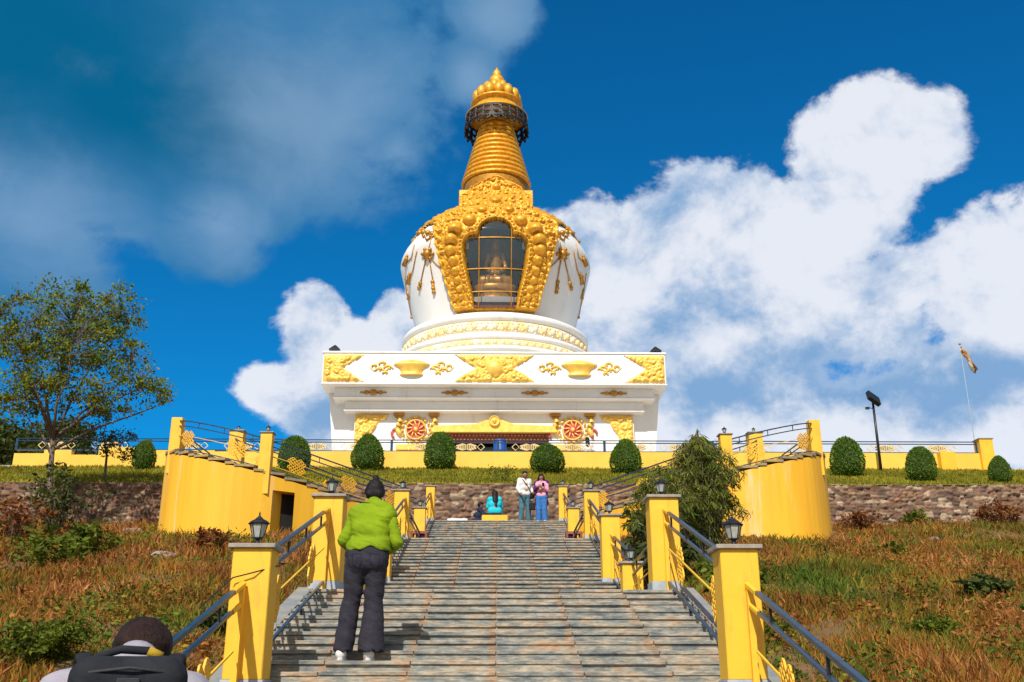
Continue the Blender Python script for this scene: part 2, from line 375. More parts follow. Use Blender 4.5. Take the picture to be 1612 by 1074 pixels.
def organic(name, segs, m, parent, h=.012, k=.03, clip=None, pad=.06, fold=0.0, fs=9.0, post=None, fz=1.5):
    pts = []
    for s in segs:
        if s[0] == 'e': pts += [np.array(s[1])-np.array(s[2]), np.array(s[1])+np.array(s[2])]
        else:
            for p, r in ((s[0], s[2]), (s[1], s[3])): pts += [np.array(p)-r, np.array(p)+r]
    pts = np.array(pts); base = segs_sdf(segs, k)
    def fn(P):
        d = base(P)
        if fold: d = d + fold*(fbm(P[..., 0]*.8+3, P[..., 1]*.8, (P[..., 2]+.35*P[..., 0])*fz, fs, 4)-.5)*2
        if clip: d = np.maximum(d, clip(P))
        return d
    V, F = nets(fn, pts.min(0)-pad, pts.max(0)+pad, h)
    if post: V = post(V)
    return npmesh(name, V, F, m, parent, True)
# ------------------------------------------------------------------ ground, stairs
M['stepface'] = None
def stone_mat():
    m = bpy.data.materials.new('slate_steps'); m.use_nodes = True; nt = m.node_tree; nt.nodes.clear(); n = NT(nt)
    tc = n('ShaderNodeTexCoord').outputs['Object']
    a = n('ShaderNodeTexNoise', {'Vector': n('ShaderNodeMapping', {'Vector': tc, 'Scale': (1.5, 2.4, 3.2)}).outputs[0], 'Scale': 2.0, 'Detail': 8.0, 'Roughness': .65})
    r = n('ShaderNodeValToRGB', {0: a.outputs[0]}); e = r.color_ramp.elements
    e[0].position = .25; e[0].color = (.085, .09, .075, 1); e[1].position = .77; e[1].color = (.62, .38, .22, 1)
    for p, c in ((.38, (.18, .205, .205, 1)), (.48, (.32, .31, .27, 1)), (.57, (.46, .39, .29, 1)), (.66, (.50, .33, .20, 1))): q = e.new(p); q.color = c
    sx = n('ShaderNodeSeparateXYZ', {0: tc}); w = n('ShaderNodeTexNoise', {'Vector': tc, 'Scale': 3.0, 'Detail': 4.0}).outputs[0]
    x = n('ShaderNodeMath', {0: sx.outputs[0], 1: n('ShaderNodeMath', {0: w, 1: .06}, operation='MULTIPLY').outputs[0]}, operation='ADD').outputs[0]
    x = n('ShaderNodeMath', {0: x, 1: .72}, operation='DIVIDE').outputs[0]
    f = n('ShaderNodeMath', {0: n('ShaderNodeMath', {0: n('ShaderNodeMath', {0: x, 1: 100.5}, operation='ADD').outputs[0], 1: 1.0}, operation='MODULO').outputs[0], 1: .5}, operation='SUBTRACT').outputs[0]
    f = n('ShaderNodeMath', {0: f}, operation='ABSOLUTE').outputs[0]
    j = n('ShaderNodeMapRange', {0: f, 1: .0, 2: .085, 3: .7, 4: 0.0}, interpolation_type='SMOOTHSTEP').outputs[0]
    w2 = n('ShaderNodeTexNoise', {'Vector': tc, 'Scale': 5.0, 'Detail': 6.0}).outputs[0]
    j = n('ShaderNodeMath', {0: j, 1: n('ShaderNodeMapRange', {0: w2, 1: .35, 2: .6}).outputs[0]}, operation='MULTIPLY').outputs[0]
    c = n('ShaderNodeMix', {0: j, 6: r.outputs[0], 7: (.50, .27, .12, 1)}, data_type='RGBA').outputs[2]
    d = n('ShaderNodeTexNoise', {'Vector': n('ShaderNodeMapping', {'Vector': tc, 'Scale': (1, 3, 5)}).outputs[0], 'Scale': 9.0, 'Detail': 8.0, 'Roughness': .7}).outputs[0]
    k = n('ShaderNodeMapRange', {0: d, 1: .32, 2: .68, 3: .34, 4: 1.13}).outputs[0]
    c = n('ShaderNodeVectorMath', {0: c, 'Scale': k}, operation='SCALE').outputs[0]
    b = n('ShaderNodeBump', {'Strength': .5, 'Distance': .02, 'Height': d}).outputs[0]
    p = n('ShaderNodeBsdfPrincipled', {'Base Color': c, 'Roughness': .65, 'Normal': b})
    nt.links.new(p.outputs[0], n('ShaderNodeOutputMaterial').inputs[0]); return m
M['step'] = stone_mat()
FL = [(4.0, -1.38, 8.2, -.09, 14), (8.2, -.09, 12.0, 1.02, 12), (15.9, 1.02, 21.9, 2.96, 21), (25.9, 2.96, 31.4, 4.8, 19)]
SP = [(-50, -1.38), (4.0, -1.38), (8.2, -.09), (12.0, 1.02), (15.9, 1.02), (21.9, 2.96), (25.9, 2.96), (31.4, 4.8), (34, 4.8)]
def SZ(y): return float(np.interp(y, [a for a, b in SP], [b for a, b in SP]))
HW = 2.14; OV = {4.0: .016, 8.2: .016, 15.9: .030, 25.9: .030}; rs = random.Random(4)
for (ya, za, yb, zb, n) in FL:
    b = MB(); t = (yb-ya)/n; h = (zb-za)/n
    for i in range(n):
        y0 = ya+i*t; z1 = za+(i+1)*h
        b.box(-HW, HW, y0, y0+t+(.06 if i < n-1 else -.002), z1-h-.30, z1-.035)
        # nosing slabs, a little uneven, laid 0.72 m apart
        xs = [-HW] + [(-2.16+.72*k) for k in range(7) if abs(-2.16+.72*k) < HW-.1] + [HW]
        for x0, x1 in zip(xs[:-1], xs[1:]):
            jy = rs.uniform(-.012, .008); jz = rs.uniform(-.004, .003)
            b.box(x0+.003, x1-.003, y0-OV[ya]+jy, y0+t+.02, z1-.034+jz, z1+jz, .006)
    tag(b.build('stone_stairs', 'step'), kind='structure')
b = MB(); b.box(-HW, HW, 12.0, 15.9, .3, 1.015); tag(b.build('stair_landing', 'step'), kind='structure'); b = MB(); b.box(-HW, HW, 21.9, 25.9, 2.3, 2.955)
tag(b.build('stair_landing', 'step'), kind='structure')
b = MB(); b.prism([(-2.6, 31.42), (2.6, 31.42), (7.5, 29.5), (7.5, 33.6), (-7.5, 33.6), (-7.5, 29.5)], 4.2, 4.79)
tag(b.build('stair_platform', 'step'), kind='structure')
# masonry cheeks under the railings
M['cheek'] = mat('cheek_stone', (.17, .20, .22), .8, c2=(.30, .27, .23), scale=4, bump=.3)
b = MB()
for s in (-1, 1):
    for (y0, y1) in ((4.0, 8.2), (8.2, 12), (12, 15.9), (15.9, 21.9), (21.9, 25.9), (25.9, 31.4)):
        z0, z1 = SZ(y0), SZ(y1); xa, xb = s*2.145, s*2.32; xa, xb = min(xa, xb), max(xa, xb)
        b.hexa([(xa,y0,z0-.9),(xb,y0,z0-.9),(xb,y1,z1-.9),(xa,y1,z1-.9),(xa,y0,z0+.05),(xb,y0,z0+.05),(xb,y1,z1+.05),(xa,y1,z1+.05)])
tag(b.build('stair_kerb', 'cheek'), kind='structure')
def TZ(x, y):
    x, y = np.broadcast_arrays(np.asarray(x, float), np.asarray(y, float))
    h = np.interp(y, [-80, 0, 4, 8, 33.5, 34, 60, 120, 1500], [-4, -2.0, -1.5, -.25, 5.0, 5.0, 5.0, -10, -60])
    h = h + .30*(fbm(x, y, 0, .35, 4)-.5)*2*np.clip((y-3)/5, 0, 1) + .10*(fbm(x, y, 3, 1.6, 3)-.5)
    h = h - .012*np.clip(np.abs(x)-14, 0, 200)*np.clip((33-y)/20, 0, 1)
    st = np.interp(y, [a for a, b in SP], [b for a, b in SP])-.5
    w = np.clip((np.abs(x)-2.5)/1.5, 0, 1)*np.where(y < 34.2, 1, 1); w = w*w*(3-2*w)
    w = np.where(y > 33.6, 1, w)
    r = np.where(y < 36, st*(1-w)+h*w, h)
    return np.where(y > 33.9, np.minimum(r, 4.6), r)
M['soil'] = mat('hillside_soil', (.17, .075, .028), .95, c2=(.12, .085, .025), scale=.8, bump=.8, bscale=9, c3=(.20, .105, .045), scale3=1.6, lo3=.5, hi3=.66)
ax = np.unique(np.concatenate([np.arange(-26, 26.01, .25), np.array([-1500, -700, -300, -150, -90, -60, -45, -35, -30, 30, 35, 45, 60, 90, 150, 300, 700, 1500])]))
ay = np.unique(np.concatenate([np.arange(0, 35.01, .25), np.array([-300, -120, -60, -30, -15, -8, -4, -2, 38, 45, 60, 90, 120, 200, 400, 800, 1500])]))
X, Y = np.meshgrid(ax, ay, indexing='ij'); I = np.arange(X.size).reshape(X.shape)
F = np.stack([I[:-1, :-1].ravel(), I[1:, :-1].ravel(), I[1:, 1:].ravel(), I[:-1, 1:].ravel()], -1)
tag(npmesh('hillside', np.stack([X, Y, TZ(X, Y)], -1).reshape(-1, 3), F, 'soil', None, True), kind='structure')
# lawn bank above the stone wall, terrace behind the railing
M['lawn'] = mat('lawn', (.19, .17, .012), .95, c2=(.29, .22, .014), scale=.8, bump=.6, bscale=14, c3=(.10, .12, .012), scale3=.5, lo3=.48, hi3=.68)
def BZ(x, y):
    return 6.42 + (y-33.5)*.285 + .16*(fbm(x, y, 5, .5, 3)-.5) * np.clip((y-33.3)*1.2, 0, 1)
ax = np.arange(-46, 46.01, .5); ay = np.arange(33.42, 40.3, .35); X, Y = np.meshgrid(ax, ay, indexing='ij'); I = np.arange(X.size).reshape(X.shape)
F = np.stack([I[:-1, :-1].ravel(), I[1:, :-1].ravel(), I[1:, 1:].ravel(), I[:-1, 1:].ravel()], -1)
tag(npmesh('lawn_bank', np.stack([X, Y, BZ(X, Y)], -1).reshape(-1, 3), F, 'lawn', None, True), kind='structure')
b = MB(); b.box(-46, 46, 40.2, 110, 7.0, 8.40); M['paving'] = mat('terrace_paving', (.62, .54, .44), .8, c2=(.52, .46, .38), scale=2, bump=.2)
tag(b.build('terrace', 'paving'), kind='structure')
# ------------------------------------------------------------------ rubble stone walls
M['rubble'] = mat('rubble_stone', (.3, .2, .16), .9, attr='Col', scale=9, bump=.5, bscale=25)
PAL = np.array([(.22, .14, .10), (.30, .22, .16), (.13, .085, .065), (.36, .28, .21), (.20, .11, .075), (.27, .17, .11), (.10, .07, .06), (.24, .14, .11), (.42, .35, .27), (.17, .12, .09)])*np.array((.95, .86, .74))
def stone_wall(x0, x1, seed, label):
    st = .035; u = np.arange(x0, x1, st); v = np.arange(4.2, 6.46, st); U, V = np.meshgrid(u, v, indexing='ij')
    U2 = U+.10*fbm(U, V, 1, 2.5, 2); d1, dd, idd = worley(U2/.25, (V+.07*fbm(U, V, 7, 2, 2))/.115, seed)
    H = .07*np.clip(dd*2.6, 0, 1)**.6*(.2+1.3*idd) + .06*(fbm(U, V, 2, 7, 3)-.5) + .10*(fbm(U, V, 9, .8, 2)-.5)
    top = V > v[-1]-.01; Yc = 33.46 - H; Yc = np.where(top, 33.9, Yc); Z = V + .05*(fbm(U, V*0, 3, 2, 2)-.5)*(V > 6.3)
    k = (idd*997 % 1*len(PAL)).astype(int); C = PAL[k]*(.75+.5*fbm(U, V, 4, 6, 3))[..., None]
    mort = np.clip(1-dd*9, 0, 1)[..., None]; C = C*(1-mort)+np.array((.10, .075, .055))*mort
    rust = np.clip((fbm(U, V, 11, .9, 3)-.47)*4, 0, .7)[..., None]; C = C*(1-rust)+np.array((.15, .075, .04))*rust
    I = np.arange(U.size).reshape(U.shape)
    F = np.stack([I[:-1, :-1].ravel(), I[1:, :-1].ravel(), I[1:, 1:].ravel(), I[:-1, 1:].ravel()], -1)
    o = npmesh('stone_wall', np.stack([U, Yc, Z], -1).reshape(-1, 3), F, 'rubble', None, True, C.reshape(-1, 3)); return tag(o, label, 'stone wall')
stone_wall(-30, -9.9, 3, 'rubble retaining wall of pinkish stones left of the round yellow stair wall, under the big tree')
stone_wall(-9.6, 9.6, 9, 'rubble stone retaining wall behind the people at the head of the stairs')
stone_wall(9.9, 30, 14, 'brown rubble retaining wall at the right, under the lawn with the lamp post')
# ------------------------------------------------------------------ lanterns and pillars
def make_lantern():
    t = thing('lantern', 'x', 'lantern')
    b = MB(); b.lathe([(.045, 0), (.05, .012), (.022, .025), (.018, .05), (.036, .058), (.045, .066)], 12); b.build('base', 'black', t, True)
    b = MB(); b.lathe([(.040, .066), (.071, .176)], 6); b.build('glass', 'lglass', t)
    b = MB()
    for i in range(6):
        a = 2*math.pi*i/6; b.tube([(.043*math.cos(a), .043*math.sin(a), .062), (.075*math.cos(a), .075*math.sin(a), .180)], .0045, 4)
    for r, z in ((.044, .066), (.076, .178)):
        b.tube([(r*math.cos(2*math.pi*i/6), r*math.sin(2*math.pi*i/6), z) for i in range(7)], .005, 4)
    b.build('frame', 'black', t)
    b = MB(); b.lathe([(.088, .178), (.092, .184), (.07, .205), (.035, .222), (.022, .236), (.014, .24)], 6); b.build('roof', 'black', t)
    b = MB(); b.lathe([(.010, .238), (.013, .246), (.005, .254), (.009, .262), (.002, .285)], 8); b.build('finial', 'black', t, True)
    b = MB(); b.lathe([(.012, .068), (.018, .09), (.022, .13), (.010, .15)], 8); b.build('bulb', 'shoe', t, True)
    return t
lant0 = [make_lantern(), False]
def lantern(p, label, s=1.0):
    if not lant0[1]: o = lant0[0]; lant0[1] = True; o.location = p; o['label'] = label; o.scale = (s,)*3
    else: o = dup(lant0[0], p, None, label, s)
    o['group'] = 'black lanterns on the yellow pillars'; return o
def pillar(x, y, z, h, label, w=.34, base=True, plinth=False, capk=True, rz=0, deep=.5):
    t = thing('pillar', label, 'pillar', (x, y, z), rz, 'yellow pillars along the stairs')
    b = MB(); b.box(-w/2, w/2, -w/2, w/2, (.12 if base else -deep), h, .008); b.build('shaft', 'yellow', t)
    if base: b = MB(); b.box(-w/2-.012, w/2+.012, -w/2-.012, w/2+.012, -deep, .12, .005); b.build('base', 'base', t)
    if capk: b = MB(); b.box(-w/2-.035, w/2+.035, -w/2-.035, w/2+.035, h, h+.035, .006); b.build('cap', 'cap', t)
    if plinth:
        b = MB(); b.cur = 0; q = w/2+.07
        b.box(-q, q, -q, q, -.02, .05); b.box(-q, q, -q, q, .37, .44)
        for xx in (-q, -.03, q-.06): b.box(xx, xx+.06, -q+.002, q-.002, .05, .37)
        b.cur = 1; b.box(-q+.03, q-.03, -q+.05, q-.05, .03, .38); b.build('plinth', ['maroon', 'dark'], t)
    return t
PX = 2.02
def side(s): return 'left' if s < 0 else 'right'
for s in (-1, 1):
    pillar(s*PX, 4.3, -1.38, 1.1, 'yellow pillar at the very foot of the stairs on the %s, below the frame' % side(s))
    pillar(s*1.975, 8.35, -.09, 1.13, 'nearest large yellow pillar, on the %s side of the stairs' % side(s), .31)
    lantern((s*1.975, 8.35, 1.075), 'large lantern on the nearest yellow pillar at the %s of the stairs' % side(s))
    pillar(s*PX, 12.15, 1.02, 1.11, 'tall grey-footed yellow pillar at the %s end of the first landing' % side(s), .35)
    lantern((s*PX, 12.15, 2.165), 'lantern on the second yellow pillar up the %s side of the stairs' % side(s), .92)
    pillar(s*2.13, 16.0, 1.02, .76, 'short yellow pillar behind the landing, %s' % ('mostly hidden by the woman in green' if s < 0 else 'between two taller pillars on the right'), .32, False)
    lantern((s*2.13, 16.0, 1.815), 'lantern on the short yellow pillar %s' % ('behind the woman in green' if s < 0 else 'right of the stairs, lowest of the right-hand lanterns'))
    pillar(s*PX, 17.85, 1.62, 1.2, 'narrow yellow pillar beside the second flight of steps, %s side' % side(s), .33)
    lantern((s*PX, 17.85, 2.855), 'lantern on the pillar %s' % ('hidden behind the woman in green on the left' if s < 0 else 'beside the second flight, in front of the bushy plants'), 1.05)
    pillar(s*(PX+.08), 22.1, 2.96, 1.08, 'yellow pillar at the top of the second flight, %s side' % side(s), .32)
    lantern((s*(PX+.08), 22.1, 4.075), 'small lantern on the pillar at the %s head of the second flight' % side(s), .92)
    pillar(s*2.13, 27.75, 3.62-.1, 1.08, 'yellow pillar on a maroon slotted plinth, %s of the top flight' % side(s), .31, False, True, deep=-.44)
    lantern((s*2.13, 27.75, 4.637), 'small lantern on the %s pillar with the maroon plinth' % side(s), .9)
    pillar(s*2.10, 31.5, 4.8, 1.12, 'thin far yellow pillar at the %s end of the top platform' % side(s), .27)
lantern((2.10, 31.5, 5.957), 'tiny lantern on the far right pillar beside the two standing visitors', .85)
# ------------------------------------------------------------------ railings
def knot(b, c, U, Vv, w, h, r=.011, k=4):
    "endless-knot lattice: two families of crossing bars inside a lozenge with looped corners"
    c, U, Vv = Vector(c), Vector(U), Vector(Vv)
    P = lambda a, d: c + U*(a*w/2) + Vv*(d*h/2)
    for i in range(k):
        q = -1+ (2*i+1)/k; q *= .62
        # lozenge axes e1=(1,1)/2, e2=(1,-1)/2
        for sgn in (1, -1):
            p0 = (q*.5-.46, (q*.5+.46)*sgn); p1 = (q*.5+.46, (q*.5-.46)*sgn)
            b.tube([P(*p0), P(*p1)], r, 4)
    for i in range(k-1):
        q = (-1+(2*i+2)/k)*.62
        for sg in (1, -1):
            for sy in (1, -1):
                cx_, cy_ = sg*(.46+abs(0))+q*.5*1, sy*(.46)-q*.5*sg*sy
                if abs(cx_) > 1 or abs(cy_) > 1: continue
                b.tube([P(cx_+.11*math.cos(a), cy_+.11*math.sin(a)) for a in np.linspace(0, 2*math.pi, 7)], r*.9, 4)
def railing(path, label, s=1, knots=2, posts=3, stub=.30, h1=.93, group='blue-topped railings with yellow knotwork', yellow_end=True, kw=.52, kh=.58, rr=.024, kr=.0115):
    "path: points at foot level from the top end to the bottom end"
    P = [Vector(p) for p in path]; L = [0]
    for a, c in zip(P, P[1:]): L.append(L[-1]+(c-a).length)
    T = L[-1]
    def at(d, dz=0.0):
        d = min(max(d, 0), T); i = max(j for j in range(len(P)-1) if L[j] <= d + 1e-9); f = (d-L[i])/(L[i+1]-L[i]); return P[i].lerp(P[i+1], f)+Vector((0, 0, dz))
    def line(d0, d1, dz): return [at(d0, dz)] + [P[i]+Vector((0, 0, dz)) for i in range(len(P)) if d0+.02 < L[i] < d1-.02] + [at(d1, dz)]
    t = thing('railing', label, 'railing', tuple(P[0]), 0, group); inv = -P[0]
    def bld(b, nm, m, sm=False): b.v = [(v[0]+inv.x, v[1]+inv.y, v[2]+inv.z) for v in b.v]; b.build(nm, m, t, sm)
    st = stub if yellow_end else 0
    for dz, w in ((h1, 1.15), (h1-.15, .95)):
        b = MB(); b.tube(line(st, T, dz), rr*w, 4, flat=.8); bld(b, 'handrail', 'blue')
        if st: b = MB(); b.tube([at(-0.0, dz), at(st*.3, dz), at(st, dz)], rr*w*1.08, 6); bld(b, 'rail_stub', 'yellow')
    b = MB(); b.tube(line(0, T, .13), rr*.8, 4); bld(b, 'bottom_rail', 'blue')
    b = MB(); b.tube(line(st*.5, T, (h1)*.55), rr*.45, 4); bld(b, 'middle_bar', 'yellow')
    if yellow_end:
        a = at(.035); b = MB(); b.tube([a+Vector((0, 0, -.25)), a+Vector((0, 0, h1-.02))], .034, 4); bld(b, 'end_post', 'yellow')
    for i in range(posts):
        d = T*(i+.5)/posts; a = at(d); b = MB(); b.tube([a+Vector((0, 0, -.12)), a+Vector((0, 0, .13))], rr*.6, 4); bld(b, 'foot', 'black'); b = MB()
        b.tube([a+Vector((0, 0, h1-.15)), a+Vector((0, 0, h1))], rr*.6, 4); bld(b, 'bracket', 'black')
    for i in range(knots):
        d = T*(i+.5)/knots if knots > 1 else T*.5; u = (at(d+.2)-at(d-.2)).normalized()
        b = MB(); knot(b, at(d, (h1-.15+.13)/2), u, (0, 0, 1), kw, kh, kr); bld(b, 'knotwork_panel', 'yellow')
    return t
def sp(x, y, dz=0): return (x, y, SZ(y)+dz)
for s in (-1, 1):
    d = side(s)
    railing([sp(s*PX, 8.17, -.20), sp(s*PX, 4.5, -.2)], 'lowest railing, running off the bottom of the picture on the %s' % d, h1=1.05)
    railing([sp(s*PX, 11.97), sp(s*PX, 8.54, -.02)], 'railing between the two nearest yellow pillars on the %s' % d, knots=2, posts=4, h1=.97)
    railing([sp(s*PX, 17.68), sp(s*2.13, 16.17)], 'short sloping railing from the landing up to the narrow pillar, %s side' % d, knots=1, posts=2, h1=.9)
    railing([sp(s*PX, 21.93), sp(s*PX, 18.03, .05)], 'railing along the second flight of steps, %s side' % d, posts=3, h1=.92)
    railing([sp(s*2.13, 15.82), sp(s*PX, 12.34)], 'level railing across the first landing, %s side' % d, knots=2, h1=.74, kh=.4, yellow_end=False)
    railing([(s*2.13, 27.58, 3.02), sp(s*2.1, 22.28)], 'level railing across the upper landing, %s side' % d, knots=2, yellow_end=False)
    railing([sp(s*2.1, 31.35), (s*2.13, 27.93, 3.65)], 'railing along the top flight of steps, %s side' % d, h1=.95)
# thin cable along the left rail
b = MB(); b.tube([(-2.30, 8.0, .55), (-2.1, 8.15, .80), (-1.95, 8.16, .84), (-1.86, 8.2, .87), (-1.78, 8.6, .96), (-1.92, 8.7, .98)], .006, 5)
tag(b.build('cable', 'black'), 'thin dark cable looped from the rail round the nearest left pillar', 'cable')
# ------------------------------------------------------------------ curved side stairs
def bez(pts, n=40):
    P = [Vector(p) for p in pts]; out = []; m = len(P)
    for i in range(m-1):
        p0, p1, p2, p3 = P[max(i-1, 0)], P[i], P[i+1], P[min(i+2, m-1)]
        for k in range(n//(m-1)):
            t = k/(n//(m-1)); out.append(.5*((2*p1)+(-p0+p2)*t+(2*p0-5*p1+4*p2-p3)*t*t+(-p0+3*p1-3*p2+p3)*t*t*t))
    out.append(P[-1]); return out
OUT = [(2.5, 31.3, 4.85), (4.3, 28.9, 5.1), (6.4, 27.1, 5.5), (8.3, 27.0, 5.92), (9.5, 28.3, 6.28), (9.95, 30.6, 6.45), (9.9, 33.45, 6.46)]
INN = [(2.6, 33.0, 4.85), (4.6, 31.3, 5.1), (6.3, 29.5, 5.5), (7.6, 29.4, 5.92), (8.0, 30.2, 6.28), (8.1, 31.5, 6.45), (8.1, 33.45, 6.46)]
M['treadcap'] = mat('weathered_tread', (.42, .30, .10), .8, c2=(.24, .20, .15), scale=3, bump=.3)
def curved(s):
    d = side(s); o = [Vector((s*p.x, p.y, p.z)) for p in bez(OUT, 48)]; i_ = [Vector((s*p.x, p.y, p.z)) for p in bez(INN, 48)]
    n = len(o); t = thing('curved_staircase', 'round yellow stair wall at the %s%s' % (d, ', with a dark doorway' if s < 0 else ', partly behind leafy shrubs, no doorway'), 'staircase', (0, 0, 0), 0, 'curved side stairs')
    # doorway on the left wall: between two stations
    dj = None
    if s < 0:
        fx = [((p.x), k) for k, p in enumerate(o)]
        xa, xb = -6.22, -5.62
        dj = [k for k in range(n-1) if xa-.05 <= (o[k].x+o[k+1].x)/2 <= xb+.05]
    vs = []; fs = []
    for k in range(n): vs += [(o[k].x, o[k].y, 3.0), (o[k].x, o[k].y, o[k].z-.04), (i_[k].x, i_[k].y, i_[k].z-.04), (i_[k].x, i_[k].y, 3.0)]
    def q(a, b_, c, e): fs.append((a, b_, c, e) if s > 0 else (e, c, b_, a))
    extra = []
    for k in range(n-1):
        A = 4*k; B = 4*k+4
        if dj and k in dj:
            zt = 5.02; j = len(vs); vs += [(o[k].x, o[k].y, zt), (o[k+1].x, o[k+1].y, zt)]; q(j, j+1, B+1, A+1)
        else: q(A, B, B+1, A+1)
        q(A+1, B+1, B+2, A+2); q(A+2, B+2, B+3, A+3)
    fs.append((0, 1, 2, 3)); m_ = 4*(n-1); fs.append((m_, m_+1, m_+2, m_+3))
    b = MB(); b.add(vs, fs); w = b.build('wall', 'yellow_wall', t)
    if dj:
        k0, k1 = dj[0], dj[-1]+1; A, B = o[k0], o[k1]; dv = Vector((.25, 1, 0))*.55
        z0, z1 = 3.0, 5.02
        b = MB(); b.add([(A.x,A.y,z0),(A.x,A.y,z1),(A.x+dv.x,A.y+dv.y,z1),(A.x+dv.x,A.y+dv.y,z0),(B.x,B.y,z0),(B.x,B.y,z1),(B.x+dv.x,B.y+dv.y,z1),(B.x+dv.x,B.y+dv.y,z0)],
                       [(0,1,2,3),(4,7,6,5),(1,5,6,2)]); b.build('door_reveal', 'yellow_wall', t)
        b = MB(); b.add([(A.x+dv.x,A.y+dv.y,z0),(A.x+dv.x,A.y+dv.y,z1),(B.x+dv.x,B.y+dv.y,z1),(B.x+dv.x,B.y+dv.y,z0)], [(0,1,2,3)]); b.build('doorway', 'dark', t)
    # treads: slabs across with overhang over the wall face
    b = MB(); N = 30
    for k in range(N):
        f0 = int(k*(n-1)/N); f1 = int((k+1)*(n-1)/N); f1 = max(f1, f0+1)
        a, c, e, g = o[f0], o[f1], i_[f1], i_[f0]; z = max(a.z, c.z)+.0
        na = (a-g).normalized()*.035; nc = (c-e).normalized()*.035
        pts = [a+na, c+nc, e, g]
        if s < 0: pts = pts[::-1]
        b.hexa([(p.x, p.y, z-.045) for p in pts]+[(p.x, p.y, z+.02) for p in pts])
    b.build('tread', 'treadcap', t)
    return o, i_
for s in (-1, 1):
    o, i_ = curved(s); d = side(s)
    def seg(line, x0, x1): return [p for p in line if min(x0, x1) <= abs(p.x) <= max(x0, x1)]
    k1 = min(range(len(o)), key=lambda k: (o[k]-Vector((s*6.4, 27.1, 5.5))).length); k2 = min(range(len(o)), key=lambda k: (o[k]-Vector((s*9.3, 27.95, 6.3))).length)
    inn = lambda L_, r=.16: [p + (Vector((s*6.5, 31.5, p.z))-p).normalized()*r for p in L_]
    L1 = inn(o[:k1+1]); L2 = inn(o[k1:k2+1]); L3 = inn(o[k2:])
    pillar(L1[-1].x, L1[-1].y, L1[-1].z-.1, 1.2, 'yellow pillar standing on the round %s stair wall, nearest the stairs' % d, .32, False)
    lantern((L1[-1].x, L1[-1].y, L1[-1].z+1.135), 'lantern on the middle pillar of the round %s wall' % d, .85)
    pillar(L2[-1].x, L2[-1].y, L2[-1].z-.1, 1.12, 'yellow pillar at the outer end of the round %s stair wall' % d, .31, False, capk=False)
    railing(L1[::-1], 'curving railing from the top platform up to the round %s wall' % d, knots=3, posts=5, yellow_end=False, kw=.8, kh=.6, kr=.016)
    railing(L2[::-1], 'bowed railing along the crest of the round %s wall' % d, knots=2, posts=4, yellow_end=False, kw=.8, kh=.6, kr=.016, h1=.95)
    railing(L3[::-1], 'railing at the far outer side of the round %s wall' % d, knots=1, posts=3, yellow_end=False, kr=.02)
    ki = min(range(len(i_)), key=lambda k: (i_[k]-Vector((s*7.85, 29.8, 6.2))).length)
    pillar(i_[ki].x, i_[ki].y, 6.15, 1.12, 'inner yellow pillar behind the round %s wall railing' % d, .42, False)
    lantern((i_[ki].x, i_[ki].y, 7.305), 'lantern on the inner pillar behind the round %s wall' % d, .7)
    railing(inn(i_[1:ki], -.1)[::-1], 'inner railing of the curved %s stair' % d, knots=3, posts=4, yellow_end=False, kr=.02)
# ------------------------------------------------------------------ terrace parapet and its railing
def parapet(x0, x1, label, step=None, top=8.98):
    t = thing('parapet', label, 'parapet', (x0, 40, 8.0), 0, 'terrace parapets'); L = x1-x0
    b = MB()
    if step:
        for (a, c, zt) in step: b.box(a-x0, c-x0, 0, .25, -.6, zt-8.0)
    else: b.box(0, L, 0, .25, -.4, top-8.0, .01)
    b.build('low_wall', 'pale_yellow', t)
    z = top-8.0
    b = MB(); b.box(0, L, .03, .22, z+.0, z+.04); b.build('bottom_rail', 'blue', t)
    for dz in (.50, .40): b = MB(); b.tube([(0, .12, z+dz), (L, .12, z+dz)], .022, 6); b.build('handrail', 'blue', t)
    k = max(2, int(L/4.2))
    for i in range(k+1):
        x = L*i/k; b = MB(); b.box(x-.05, x+.05, .08, .17, z+.03, z+.50); b.build('post', 'blue', t)
    for i in range(k):
        for f in ((.5,) if L/k < 3 else (.3, .7)):
            x = L*(i+f)/k; b = MB(); knot(b, (x, .12, z+.22), (1, 0, 0), (0, 0, 1), 1.15, .36, .022)
            b.tube([(x-.75, .12, z+.22), (x-.6, .12, z+.36), (x-.45, .12, z+.22), (x-.6, .12, z+.08), (x-.75, .12, z+.22)], .02, 4)
            b.tube([(x+.75, .12, z+.22), (x+.6, .12, z+.36), (x+.45, .12, z+.22), (x+.6, .12, z+.08), (x+.75, .12, z+.22)], .02, 4)
            b.build('knotwork_panel', 'cream', t)
    return t
parapet(-8.7, 8.8, 'long yellow parapet with blue rails in front of the stupa')
parapet(8.9, 19.9, 'yellow parapet with blue rails at the right, behind the lamp post')
parapet(-19.6, -8.8, 'stepped yellow parapet behind the tree at the left', step=[(-19.6, -18.4, 8.85), (-18.4, -17.3, 9.0), (-17.3, -16.2, 8.8), (-16.2, -14.0, 9.12), (-14.0, -11.5, 9.0), (-11.5, -8.8, 8.95)], top=9.0)
t = pillar(20.15, 40.1, 8.0, 1.55, 'yellow pillar at the right-hand edge of the terrace parapet', .55, False)
t = pillar(18.4, 39.95, 8.0, .98, 'wide low yellow pier against the right parapet', .6, False, capk=False)
# ------------------------------------------------------------------ the stupa
XS, YS = -.15, 61.0
stupa = thing('stupa', 'huge white and gold Buddhist stupa with ringed spire, crowning the hill', 'stupa', (XS, YS, 8.4))
ZB = -8.4
def sb(b, name, m, parent=stupa, smooth=False):
    b.v = [(v[0], v[1], v[2]+ZB) for v in b.v]; return b.build(name, m, parent, smooth)
def stf(Y):   # panel on a front-facing plane at world depth Y
    return lambda U, V, H: (U, (Y-YS)-H, V+ZB)
